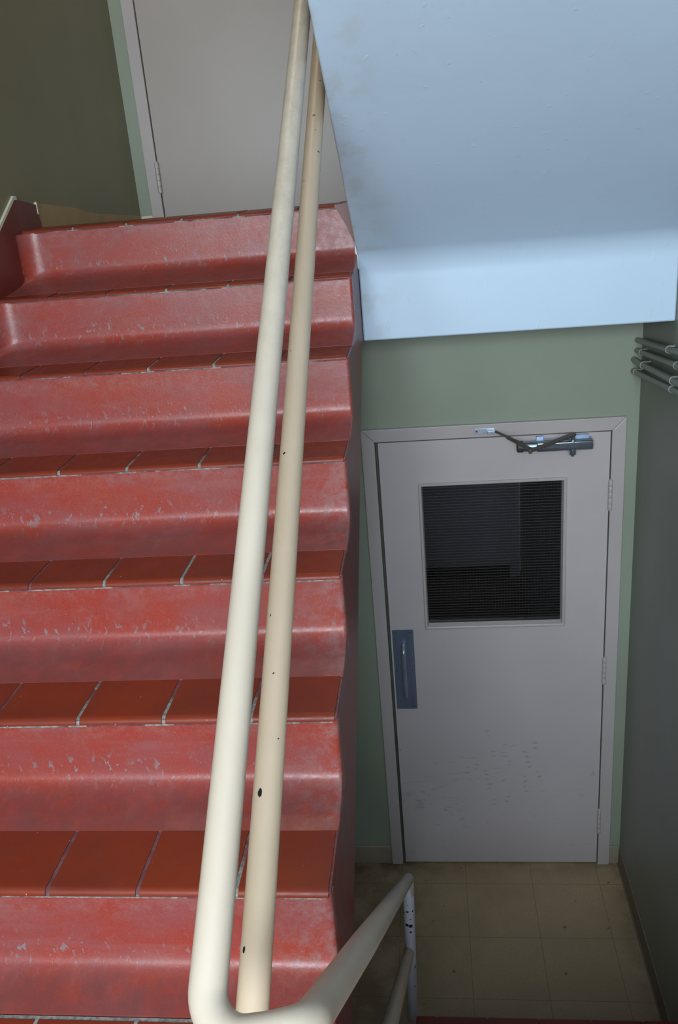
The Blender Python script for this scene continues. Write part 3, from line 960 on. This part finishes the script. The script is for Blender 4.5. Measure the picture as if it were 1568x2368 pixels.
# leaf with window opening: front face as a fine grid so the scuffs can be painted
lx0, lx1 = x0+0.0125, x1-0.004
lz0, lz1 = ZF+0.007, zt-0.0055
yl = YD-0.002
wx0, wx1, wz0, wz1 = DXL+0.168, DXL+0.7485, ZF+1.296, ZF+1.9555
def lin(a, b, n): return [a+(b-a)*k/n for k in range(n+1)]
gx = lin(lx0, wx0, 36)[:-1] + lin(wx0, wx1, 126)[:-1] + lin(wx1, lx1, 36)
gz = lin(lz0, wz0, 300)[:-1] + lin(wz0, wz1, 30)[:-1] + lin(wz1, lz1, 10)
bm = bmesh.new()
vg = [[bm.verts.new((x, yl, z)) for z in gz] for x in gx]
for i in range(len(gx)-1):
    for j in range(len(gz)-1):
        mx, mz = (gx[i]+gx[i+1])/2, (gz[j]+gz[j+1])/2
        if wx0 < mx < wx1 and wz0 < mz < wz1: continue
        bm.faces.new((vg[i][j], vg[i+1][j], vg[i+1][j+1], vg[i][j+1]))
bmesh.ops.delete(bm, geom=[v for v in bm.verts if not v.link_faces], context='VERTS')
bd = [e for e in bm.edges if len(e.link_faces) == 1]
ex = bmesh.ops.extrude_edge_only(bm, edges=bd)
for v in [g for g in ex['geom'] if isinstance(g, bmesh.types.BMVert)]: v.co.y += 0.044
# back faces
bz = [lz0, wz0, wz1, lz1]; bx = [lx0, wx0, wx1, lx1]
for i in range(3):
    for j in range(3):
        if i == 1 and j == 1: continue
        q = [bm.verts.new((bx[i+a], yl+0.044, bz[j+b])) for a, b in ((0, 0), (0, 1), (1, 1), (1, 0))]
        bm.faces.new(q)
o = from_bm('door_leaf', bm, M['door_leaf'], d1, recalc=False)
SCUFFS = [[0.419, 0.761, 0.0173, -8, 0.8],[0.422, 0.735, 0.0144, -5, 0.4],[0.632, 0.693, 0.0185, 0, 0.9],[0.63, 0.665, 0.0161, -5, 0.8],[0.584, 0.645, 0.0127, -25, 0.8],[0.593, 0.617, 0.0127, -10, 0.9],[0.6, 0.589, 0.0115, 0, 0.9],[0.605, 0.562, 0.0092, 15, 0.9],[0.642, 0.534, 0.0104, 0, 0.6],[0.651, 0.507, 0.0115, 20, 1],[0.659, 0.482, 0.0092, 0, 0.4],[0.583, 0.509, 0.0115, 35, 0.5],[0.585, 0.482, 0.0138, 35, 0.8],[0.583, 0.451, 0.0127, 35, 0.5],[0.59, 0.425, 0.0138, 10, 0.4],[0.443, 0.648, 0.0173, 8, 0.6],[0.445, 0.624, 0.015, 8, 0.5],[0.493, 0.685, 0.0115, 0, 0.6],[0.491, 0.668, 0.0104, 0, 0.5],[0.491, 0.642, 0.0208, 0, 0.4],[0.497, 0.621, 0.0288, 0, 0.5],[0.533, 0.679, 0.0208, 10, 0.4],[0.323, 0.533, 0.0196, 0, 0.9],[0.327, 0.56, 0.0127, 5, 0.5],[0.368, 0.577, 0.0138, 0, 0.7],[0.363, 0.553, 0.0058, 60, 0.7],[0.405, 0.542, 0.0104, 5, 0.6],[0.411, 0.521, 0.015, 0, 0.7],[0.412, 0.494, 0.0161, 0, 0.5],[0.426, 0.467, 0.0115, -10, 0.8],[0.421, 0.441, 0.015, 5, 0.6],[0.335, 0.495, 0.0138, 0, 0.4],[0.486, 0.488, 0.0208, 30, 0.6],[0.507, 0.394, 0.0127, -5, 0.8],[0.499, 0.368, 0.0138, 10, 0.8],[0.516, 0.419, 0.0081, 20, 0.4],[0.443, 0.379, 0.0127, 10, 0.7],[0.444, 0.351, 0.0115, -5, 0.5],[0.424, 0.32, 0.0092, 15, 0.4],[0.217, 0.319, 0.0138, -25, 0.9],[0.268, 0.353, 0.0092, 0, 0.5],[0.046, 0.407, 0.0208, 0, 0.8],[0.05, 0.421, 0.0173, 0, 0.4],[0.117, 0.424, 0.0138, -25, 0.8],[0.142, 0.407, 0.0081, -20, 0.6],[0.091, 0.376, 0.0196, -5, 0.7],[0.097, 0.354, 0.0265, 0, 0.9],[0.089, 0.34, 0.0196, 0, 0.6],[0.103, 0.335, 0.0173, 10, 0.7],[0.101, 0.369, 0.0173, 20, 0.5],[0.023, 0.369, 0.0069, 50, 0.7],[0.891, 0.525, 0.0196, -65, 0.7],[0.885, 0.511, 0.0138, -65, 0.4],[0.516, 0.593, 0.0173, 0, 0.4],[0.514, 0.573, 0.015, 0, 0.4],[0.454, 0.557, 0.0346, 0, 0.25],[0.458, 0.53, 0.0138, 15, 0.3],[0.341, 0.613, 0.0404, -4, 0.5],[0.306, 0.621, 0.0346, -12, 0.3],[0.26, 0.525, 0.0461, 4, 0.45],[0.3, 0.533, 0.0346, 3, 0.35],[0.249, 0.594, 0.0288, 0, 0.35],[0.144, 0.512, 0.0346, 3, 0.45],[0.266, 0.493, 0.0288, 20, 0.35],[0.198, 0.451, 0.0288, -3, 0.35],[0.171, 0.441, 0.0254, 0, 0.4],[0.113, 0.485, 0.0923, 3, 0.3],[0.053, 0.479, 0.0692, 4, 0.25],[0.225, 0.465, 0.0231, 0, 0.3],[0.256, 0.39, 0.0346, 0, 0.4],[0.203, 0.392, 0.0208, 10, 0.4],[0.249, 0.374, 0.0346, 0, 0.4],[0.234, 0.334, 0.0461, -2, 0.4],[0.294, 0.268, 0.0127, 0, 0.5],[0.298, 0.234, 0.0138, 30, 0.4],[0.315, 0.221, 0.0288, -20, 0.3],[0.409, 0.241, 0.0173, -50, 0.5],[0.285, 0.256, 0.0173, -10, 0.3],[0.629, 0.28, 0.0092, 0, 0.4],[0.487, 0.295, 0.0231, 0, 0.3],[0.181, 0.282, 0.0231, 20, 0.3],[0.717, 0.399, 0.0346, 0, 0.2],[0.826, 0.431, 0.0173, -30, 0.3],[0.839, 0.402, 0.0173, -40, 0.3],[0.881, 0.114, 0.0346, 5, 0.4],[0.799, 0.112, 0.0231, 0, 0.3],[0.371, 0.5, 0.0115, 10, 0.4],[0.02, 0.663, 0.0058, -30, 1],[0.178, 0.586, 0.0046, 0, 1],[0.249, 0.294, 0.0173, -50, 0.4],[0.668, 0.424, 0.0173, 0, 0.25],[0.312, 0.384, 0.0092, 35, 0.4],[0.181, 0.269, 0.0092, 10, 0.4],[0.086, 0.333, 0.0231, 20, 0.5],[0.122, 0.379, 0.0138, -30, 0.5]]
me = o.data
at = me.attributes.new('scuff', 'FLOAT', 'POINT')
vals = [0.0]*len(me.vertices)
pre = []
for sx, sz, L, ang, s in SCUFFS:
    a = math.radians(ang)
    pre.append((DXL+sx, ZF+sz, math.cos(a), math.sin(a), L*0.55+0.002, 0.0028 if L < 0.03 else 0.0022, s*0.75))
for v in me.vertices:
    x, y, z = v.co
    if y > yl+0.01 or z > ZF+0.95: continue
    t = 0.0
    for px, pz, ca, sa, hl, hw, s in pre:
        dx, dz = x-px, z-pz
        if abs(dx) > 0.05 or abs(dz) > 0.05: continue
        u = (dx*ca+dz*sa)/hl; w = (-dx*sa+dz*ca)/hw
        q = u*u + w*w*0.6
        if q < 3: t = max(t, s*math.exp(-q))
    # round scuffed ring near the bottom corner
    rr_ = math.hypot(x-(DXL+0.045), z-(ZF+0.060))
    t = max(t, 0.35*math.exp(-((rr_-0.010)/0.0022)**2))
    vals[v.index] = t
for i, x in enumerate(vals): at.data[i].value = x
# vision panel trim: sloped stop profile around the glass
vp = empty('vision_panel', ((wx0+wx1)/2, yl, wz0)); vp.parent = d1; vp.matrix_parent_inverse = d1.matrix_world.inverted()
vp.matrix_world = Matrix.Translation(((wx0+wx1)/2, yl, wz0))
def frame_sweep(name, x0, x1, z0, z1, prof, m, parent):
    """prof: list of (inset, y)"""
    bm = bmesh.new()
    rings = []
    for ins, y in prof:
        rings.append([bm.verts.new(p) for p in ((x0+ins, y, z0+ins), (x1-ins, y, z0+ins), (x1-ins, y, z1-ins), (x0+ins, y, z1-ins))])
    n = len(rings)
    for k in range(n):
        a, b = rings[k], rings[(k+1) % n]
        for j in range(4): bm.faces.new((a[j], a[(j+1) % 4], b[(j+1) % 4], b[j]))
    return from_bm(name, bm, m, parent)
bpy.context.view_layer.update()
frame_sweep('glass_stop', wx0-0.004, wx1+0.004, wz0-0.004, wz1+0.004,
            [(0.0, yl+0.004), (0.0, yl-0.007), (0.003, yl-0.010), (0.009, yl-0.010), (0.012, yl-0.008), (0.0165, yl+0.022), (0.0, yl+0.022)], M['frame'], vp)
bm = bmesh.new(); add_box(bm, wx0, wx1, yl+0.0222, yl+0.028, wz0, wz1)
pane = from_bm('pane', bm, M['wire_glass'], vp)
tag(pane, 'dark wired glass pane')
# hinges
for hz0, hz1 in ((1.812, 1.945), (1.003, 1.140), (0.190, 0.333)):
    h = empty('hinge', (x1-0.001, YD, ZF+hz0)); h.parent = d1; h.matrix_parent_inverse = d1.matrix_world.inverted()
    h.matrix_world = Matrix.Translation((x1-0.001, YD, ZF+hz0))
    bpy.context.view_layer.update()
    bm = bmesh.new()
    n = 5; L = (hz1-hz0-0.008)/n
    q = Vector((0, 0, 1)).to_track_quat('Z', 'Y')
    for k in range(n):
        z0 = ZF+hz0+0.004+k*L
        add_lathe(bm, [(0, 0), (0.0072, 0), (0.0078, 0.0008), (0.0078, L-0.0012), (0.0072, L-0.0004), (0, L-0.0004)], (x1-0.001, yf0-0.005, z0), q, 20)
    o = from_bm('knuckles', bm, M['frame'], h); auto(o, 40)
    bm = bmesh.new()
    add_lathe(bm, [(0, -0.001), (0.0062, 0), (0.0062, 0.003), (0.0050, 0.0042), (0, 0.0045)], (x1-0.001, yf0-0.005, ZF+hz1-0.0042), q, 16)
    add_lathe(bm, [(0, 0), (0.0052, 0.0005), (0.0062, 0.002), (0.0062, 0.0042), (0, 0.0042)], (x1-0.001, yf0-0.005, ZF+hz0), q, 16)
    o = from_bm('pin', bm, M['frame'], h); auto(o, 40)
# pull plate and handle
pp = empty('pull_handle', (DXL+0.065, yl, ZF+0.887)); pp.parent = d1; pp.matrix_parent_inverse = d1.matrix_world.inverted()
pp.matrix_world = Matrix.Translation((DXL+0.065, yl, ZF+0.887))
bpy.context.view_layer.update()
o = box('plate', DXL+0.0195, DXL+0.1115, yl-0.0018, yl-0.0001, ZF+0.887, ZF+1.2915, M['plate'], pp, 0.0005, 1)
tag(o, 'blue-grey steel pull plate')
hx = DXL+0.066
bm = tube_mesh(fillet([(hx, yl-0.001, ZF+1.212), (hx, yl-0.046, ZF+1.222), (hx, yl-0.046, ZF+0.966), (hx, yl-0.001, ZF+0.974)], [0.024, 0.024]), 0.0085, 24, 0.01)
o = from_bm('grip', bm, M['steel'], pp); auto(o, 60)
for sx, sz in ((0.033, 1.277), (0.099, 1.279), (0.033, 1.087), (0.099, 1.087), (0.034, 0.900), (0.099, 0.901)):
    bm = bmesh.new()
    add_lathe(bm, [(0, 0), (0.0036, 0), (0.003, 0.0012), (0, 0.0018)], (DXL+sx, yl-0.0018, ZF+sz), Vector((0, -1, 0)).to_track_quat('Z', 'Y'), 14)
    o = from_bm('screw', bm, M['silver'], pp); auto(o, 50)
# closer
dc = empty('door_closer', (0.46, yl, -1.075)); dc.parent = d1; dc.matrix_parent_inverse = d1.matrix_world.inverted()
dc.matrix_world = Matrix.Translation((0.46, yl, -1.075))
bpy.context.view_layer.update()
zc = -1.0555; yc0 = yl-0.058
def octprof(y0, y1, z0, z1, c=0.008):
    return [(y1, z0), (y0+c, z0), (y0, z0+c), (y0, z1-c*0.7), (y0+c*0.9, z1), (y1, z1)]
bm = bmesh.new()
add_prism(bm, octprof(yc0, yl-0.004, zc-0.021, zc+0.020, 0.007), 0.392, 0.604)
o = from_bm('closer_body', bm, M['silver'], dc)
bmod = o.modifiers.new('bevel', 'BEVEL'); bmod.width = 0.003; bmod.segments = 3; bmod.limit_method = 'ANGLE'; bmod.angle_limit = math.radians(20)
auto(o, 50)
bm = bmesh.new()
add_lathe(bm, [(0, 0), (0.016, 0), (0.021, 0.004), (0.0215, 0.030), (0.0215, 0.078), (0, 0.078)], (0.318, yc0+0.024, zc-0.001), Vector((1, 0, 0)).to_track_quat('Z', 'Y'), 28)
o = from_bm('closer_cylinder', bm, M['silver'], dc); auto(o, 40)
cyl('end_cap', (0.3175, yc0+0.024, zc-0.001), (0.345, yc0+0.024, zc-0.001), 0.0222, M['dull'], dc, 28, 0.004)
bm = bmesh.new()
add_box(bm, 0.395, 0.422, yl-0.012, yl-0.0005, zc+0.018, zc+0.030, 0.001)
add_box(bm, 0.528, 0.595, yl-0.012, yl-0.0005, zc+0.018, zc+0.030, 0.001)
from_bm('mounting_lug', bm, M['plate'], dc)
px_, py_ = 0.529, yc0+0.014
bm = bmesh.new()
qz = Vector((0, 0, 1)).to_track_quat('Z', 'Y')
add_lathe(bm, [(0, 0), (0.006, 0), (0.007, 0.004), (0.0075, 0.006), (0.013, 0.008), (0.014, 0.022), (0.0135, 0.030), (0, 0.030)], (px_, py_, zc-0.046), qz, 24)
add_lathe(bm, [(0, 0), (0.015, 0), (0.0135, 0.012), (0.009, 0.016), (0.009, 0.022), (0, 0.022)], (px_, py_, zc+0.012), qz, 24)
o = from_bm('pinion', bm, M['silver'], dc); auto(o, 35)
# arms: pinion -> elbow -> frame bracket
def flat_arm(name, a, b, w0, w1, th, m):
    a, b = Vector(a), Vector(b)
    d = (b-a).normalized(); side = d.cross(Vector((0, 0, 1))).normalized(); u = side.cross(d)
    bm = bmesh.new()
    n = 10; ra = []; 
    top_ = []
    for k in range(n+1):
        t = math.pi/2 + math.pi*k/n
        top_.append(a + d*math.cos(t)*w0 + side*math.sin(t)*w0)
    for k in range(n+1):
        t = -math.pi/2 + math.pi*k/n
        top_.append(b + d*math.cos(t)*w1 + side*math.sin(t)*w1)
    v1 = [bm.verts.new(p+u*th/2) for p in top_]; v2 = [bm.verts.new(p-u*th/2) for p in top_]
    n = len(v1)
    for k in range(n): bm.faces.new((v1[k], v1[(k+1) % n], v2[(k+1) % n], v2[k]))
    bm.faces.new(v1); bm.faces.new(v2[::-1])
    o = from_bm(name, bm, m, dc); auto(o, 40)
    return o
zt_ = zc+0.041
elbow = Vector((0.350, 3.118, zt_-0.004))
flat_arm('main_arm', (px_, py_, zt_), elbow, 0.0125, 0.009, 0.007, M['arm'])
brk = Vector((0.238, YD-0.030, -0.992))
flat_arm('forearm', elbow+Vector((0, 0, 0.007)), elbow.lerp(brk, 0.62)+Vector((0, 0, 0.004)), 0.0095, 0.008, 0.006, M['arm'])
bm = tube_mesh([elbow.lerp(brk, 0.35)+Vector((0, 0, 0.010)), brk], 0.0045, 14)
o = from_bm('forearm_rod', bm, M['arm'], dc); auto(o, 40)
cyl('elbow_pin', elbow-Vector((0, 0, 0.010)), elbow+Vector((0, 0, 0.014)), 0.0055, M['dull'], dc, 16, 0.001)
bm = bmesh.new()
add_box(bm, 0.158, 0.236, yf0-0.003, yf0+0.0, -1.003, -0.981, 0.001)
add_box(bm, 0.205, 0.236, yf0-0.022, yf0-0.002, -0.999, -0.986, 0.002)
o = from_bm('arm_bracket', bm, M['steel'], dc)
for sx in (0.166, 0.229):
    bm = bmesh.new(); add_lathe(bm, [(0, 0), (0.004, 0), (0.0032, 0.0016), (0, 0.002)], (sx, yf0-0.003, -0.992), Vector((0, -1, 0)).to_track_quat('Z', 'Y'), 12)
    o = from_bm('screw', bm, M['dull'], dc)
# the small worn grey printed line with a triangle mark
bm = bmesh.new()
yp = yc0-0.0003
def pq(x0, x1, z0, z1):
    q = [bm.verts.new(p) for p in ((x0, yp, z0), (x1, yp, z0), (x1, yp, z1), (x0, yp, z1))]
    bm.faces.new(q)
zt0 = zc-0.002
tri = [bm.verts.new(p) for p in ((0.414, yp, zt0-0.003), (0.421, yp, zt0-0.003), (0.4175, yp, zt0+0.004))]
bm.faces.new(tri)
rng = random.Random(11)
x = 0.428
while x < 0.535:
    k = rng.choice('HIEOTL')
    w = 0.0042
    s_ = 0.0009
    if k in 'HEOL': pq(x, x+s_, zt0-0.0025, zt0+0.0025)
    if k in 'HO': pq(x+w-s_, x+w, zt0-0.0025, zt0+0.0025)
    if k in 'IT': pq(x+w/2-s_/2, x+w/2+s_/2, zt0-0.0025, zt0+0.0025)
    if k in 'EOT': pq(x, x+w, zt0+0.0017, zt0+0.0025)
    if k in 'EOL': pq(x, x+w, zt0-0.0025, zt0-0.0017)
    if k in 'HE': pq(x, x+w, zt0-0.0004, zt0+0.0004)
    x += 0.0062
from_bm('printed_mark', bm, M['print'], dc)

# baseboards
struct(box('baseboard_back', XL, x0-fwid-0.001, YD-0.006, YD+0.006, ZF, ZF+0.102, M['vinyl_base'], None, 0.002, 1), 'beige vinyl baseboard left of the lower door', 'baseboard')
struct(box('baseboard_corner', x1+fwid+0.001, XR, YD-0.004, YD+0.006, ZF, ZF+0.100, M['vinyl_base'], None, 0.002, 1), 'short grubby beige baseboard right of the lower door', 'baseboard')
bm = bmesh.new()
a = [(XR, ZF), (XR-0.012, ZF), (XR-0.006, ZF+0.008), (XR-0.004, ZF+0.098), (XR, ZF+0.101)]
va = [bm.verts.new((x, 2.40, z)) for x, z in a]; vb = [bm.verts.new((x, YD-0.004, z)) for x, z in a]
for k in range(5): bm.faces.new((va[k], va[(k+1) % 5], vb[(k+1) % 5], vb[k]))
bm.faces.new(va); bm.faces.new(vb)
struct(from_bm('baseboard_right', bm, M['vinyl_base_brown']), 'brown vinyl baseboard along the foot of the right wall', 'baseboard')

# ================================================================== UPPER DOOR
ULX, UW = -1.208, 0.918
d2 = empty('door_2', (ULX+UW/2, YU, ZU), 'plain warm beige upper door at the top of the stairs', 'door', 'structure')
x0u, x1u, ztu = ULX, ULX+UW, ZU+2.14
bm = bmesh.new()
fu = 0.055
quadprism(bm, [(x0u-fu, ZU), (x0u, ZU), (x0u, ztu), (x0u-fu, ztu+fu)], YU-0.010, YU+0.11)
quadprism(bm, [(x1u, ZU), (x1u+fu, ZU), (x1u+fu, ztu+fu), (x1u, ztu)], YU-0.010, YU+0.11)
quadprism(bm, [(x0u, ztu), (x1u, ztu), (x1u+fu, ztu+fu), (x0u-fu, ztu+fu)], YU-0.010, YU+0.11)
o = from_bm('door_frame', bm, M['frame'], d2)
bmod = o.modifiers.new('bevel', 'BEVEL'); bmod.width = 0.003; bmod.segments = 2; bmod.limit_method = 'ANGLE'
box('door_leaf', x0u+0.004, x1u-0.004, YU-0.001, YU+0.043, ZU+0.006, ztu-0.004, M['door'], d2, 0.0015, 1)
h = empty('hinge', (x0u, YU, -0.035)); h.parent = d2; h.matrix_parent_inverse = d2.matrix_world.inverted()
h.matrix_world = Matrix.Translation((x0u, YU, -0.035))
bpy.context.view_layer.update()
bm = bmesh.new()
L = 0.026
for k in range(5):
    add_lathe(bm, [(0, 0), (0.0088, 0), (0.0097, 0.0008), (0.0097, L-0.0012), (0.0088, L-0.0004), (0, L-0.0004)], (x0u+0.002, YU-0.017, -0.031+k*L), qz, 20)
o = from_bm('knuckles', bm, M['frame'], h); auto(o, 40)
bm = bmesh.new()
add_lathe(bm, [(0, 0), (0.0062, 0), (0.0062, 0.003), (0.005, 0.005), (0, 0.0055)], (x0u+0.002, YU-0.017, 0.0985), qz, 16)
add_lathe(bm, [(0, 0), (0.005, 0.0005), (0.0062, 0.002), (0.0062, 0.005), (0, 0.005)], (x0u+0.002, YU-0.017, -0.036), qz, 16)
o = from_bm('pin', bm, M['frame'], h); auto(o, 40)
# tan vinyl base on the left landing wall, top edge sagging a little
tops = [(3.060, -0.016), (3.10, -0.026), (3.255, -0.038), (3.40, -0.052), (3.53, -0.074), (3.65, -0.087), (3.789, -0.096), (3.95, -0.108), (4.20, -0.124)]
tops = [(y, z) for y, z in tops]
low = ZU-0.08
bm = bmesh.new(); add_prism(bm, [(3.060, low)] + tops + [(4.20, low)], XL, XL+0.005)
struct(from_bm('baseboard_left', bm, M['tan_base']), 'tan vinyl baseboard on the left wall of the upper landing', 'baseboard')
struct(box('baseboard_upper_back', XL, x0u-fu-0.001, YU-0.003, YU+0.004, ZU-0.05, -0.128, M['cream_edge']), 'pale cream baseboard end beside the upper door frame', 'baseboard')

# ================================================================== CONDUITS
def conduit(label, pts, straps, r=0.0105, bend=None):
    t = empty('conduit', pts[0], label, 'conduit', None, 'conduits on the right wall')
    bm = tube_mesh(fillet(pts, [0.02]*(len(pts)-2), 8) if len(pts) > 2 else pts, r, 20)
    o = from_bm('pipe', bm, M['conduit'], t); auto(o, 50)
    a = Vector(pts[-2]); b = Vector(pts[-1]); d = (b-a).normalized()
    for y in straps:
        k = (y-a.y)/(b.y-a.y); p = a.lerp(b, k)
        s = empty('strap', p); s.parent = t; s.matrix_parent_inverse = t.matrix_world.inverted(); s.matrix_world = Matrix.Translation(p)
        bpy.context.view_layer.update()
        bm = tube_mesh([p-d*0.005, p+d*0.005], r+0.002, 20)
        for q in (p,):
            add_box(bm, q.x-0.002, XR, q.y-0.006, q.y+0.006, q.z+r-0.002, q.z+r+0.003, 0.001, 1)
            add_box(bm, XR-0.003, XR, q.y-0.007, q.y+0.007, q.z+r, q.z+r+0.005, 0.001, 1)
            add_box(bm, XR-0.003, XR, q.y-0.007, q.y+0.007, q.z-r-0.005, q.z-r, 0.001, 1)
            add_box(bm, q.x-0.002, XR, q.y-0.006, q.y+0.006, q.z-r-0.003, q.z-r+0.002, 0.001, 1)
        o = from_bm('clamp', bm, M['strap'], s)
        auto(o, 40)
    return t
cx = XR-0.017
conduit('topmost conduit on the right wall, thin grey-green pipe', [(cx-0.002, YD+0.004, -0.676), (cx, 2.2, -0.545)], [2.90])
conduit('second conduit from the top on the right wall, strapped tight to the corner', [(cx-0.002, YD+0.004, -0.715), (cx, 2.2, -0.590)], [3.255, 2.80])
conduit('third conduit from the top on the right wall, bent over to enter the green wall', [(cx-0.012, YD+0.004, -0.748), (cx-0.008, YD-0.04, -0.750), (cx-0.004, 2.2, -0.652)], [3.20, 2.81], 0.0118)
conduit('lowest conduit on the right wall, beneath the other three', [(cx-0.012, YD+0.004, -0.792), (cx-0.004, 2.2, -0.668)], [3.29, 2.81])

# ================================================================== ROOM BEHIND THE LOWER DOOR
struct(box('floor_inner_room', XL-0.6, 1.6, YD+0.02, 6.55, ZF-0.1, ZF, M['room_floor']), 'dim brown floor seen through the wired glass', 'floor')
struct(box('wall_inner_back', XL-0.6, 0.64, 6.45, 6.55, ZF, -0.45, M['room']), 'dim blue-grey far wall seen through the wired glass', 'wall')
struct(box('wall_inner_right', 0.64, 0.74, YD+0.12, 6.40, ZF, -0.45, M['room']), 'dark side wall at the right behind the wired glass', 'wall')
struct(box('trim_1', 0.56, 0.60, 6.42, 6.45, ZF, -0.45, M['room']), 'dim pilaster edge at the end of the far wall behind the wired glass', 'trim')
struct(box('wall_inner_left', XL-0.7, XL-0.6, YD+0.12, 6.55, ZF, -0.45, M['room']), 'hidden side wall of the room behind the lower door', 'wall')
struct(box('wall_inner_end', 0.571, 1.6, 6.9, 7.0, ZF, -0.45, M['room']), 'dark recess beyond the far wall behind the wired glass', 'wall')
struct(box('baseboard_inner', XL-0.6, 0.56, 6.44, 6.45, ZF, ZF+0.10, M['dull']), 'dark baseboard at the foot of the far wall behind the wired glass', 'baseboard')
struct(box('ceiling_inner_room', XL-0.7, 1.7, YD+0.12, 7.0, -0.45, -0.40, M['white_wall']), 'hidden ceiling of the room behind the lower door', 'ceiling')
struct(box('wall_inner_recess', 1.6, 1.7, YD+0.12, 7.0, ZF, -0.45, M['room']), 'hidden side wall of the recess behind the lower door', 'wall')
struct(box('floor_inner_recess', XL-0.7, 1.7, 6.551, 7.0, ZF-0.1, ZF, M['room_floor']), 'dim floor of the recess behind the wired glass', 'floor')
bm = bmesh.new()  # backing box, added so no light leaks around the upper door
add_box(bm, ux0-0.1, ux1+0.1, YU+0.5, YU+0.55, ZTOP-0.1, 2.6)
add_box(bm, ux0-0.1, ux1+0.1, YU+0.121, YU+0.55, ZTOP-0.1, ZTOP-0.001)
add_box(bm, ux0-0.15, ux0-0.1, YU+0.121, YU+0.55, ZTOP-0.1, 2.6)
add_box(bm, ux1+0.1, ux1+0.15, YU+0.121, YU+0.55, ZTOP-0.1, 2.6)
add_box(bm, ux0-0.1, ux1+0.1, YU+0.121, YU+0.55, 2.55, 2.6)
struct(from_bm('upper_door_backing', bm, M['white_wall']), 'unseen backing added behind the upper door against light leaks', 'wall')
def fill_fitting(name, label, loc, sx, sy, m):
    t = empty(name, loc, label, 'added fill light')
    bm = bmesh.new(); add_box(bm, loc[0]-sx/2-0.01, loc[0]+sx/2+0.01, loc[1]-sy/2-0.01, loc[1]+sy/2+0.01, loc[2]-0.02, loc[2], 0.004)
    from_bm('housing', bm, M['white_wall'], t)
    bm = bmesh.new(); add_box(bm, loc[0]-sx/2, loc[0]+sx/2, loc[1]-sy/2, loc[1]+sy/2, loc[2]-0.06, loc[2]-0.021, 0.01)
    from_bm('diffuser', bm, m, t)
    return t
fill_fitting('fill_light', 'unseen warm opal light added over the upper landing as fill', (-0.75, 3.5, 2.749), 0.30, 0.30, M['fill_lamp'])  # unseen warm fill, added to light the upper landing
m2, nt2, bs2 = mat('room_fill_diffuser')
bs2.inputs['Emission Color'].default_value = (0.8, 0.88, 1.0, 1); bs2.inputs['Emission Strength'].default_value = 0.8
fill_fitting('fill_light', 'unseen dim light added to lift the room behind the lower door', (-0.4, 5.2, -0.4501), 0.5, 0.3, m2)  # unseen lamp, added so the room does not go black

# parents' transforms are final; keep every child where it was built
bpy.context.view_layer.update()
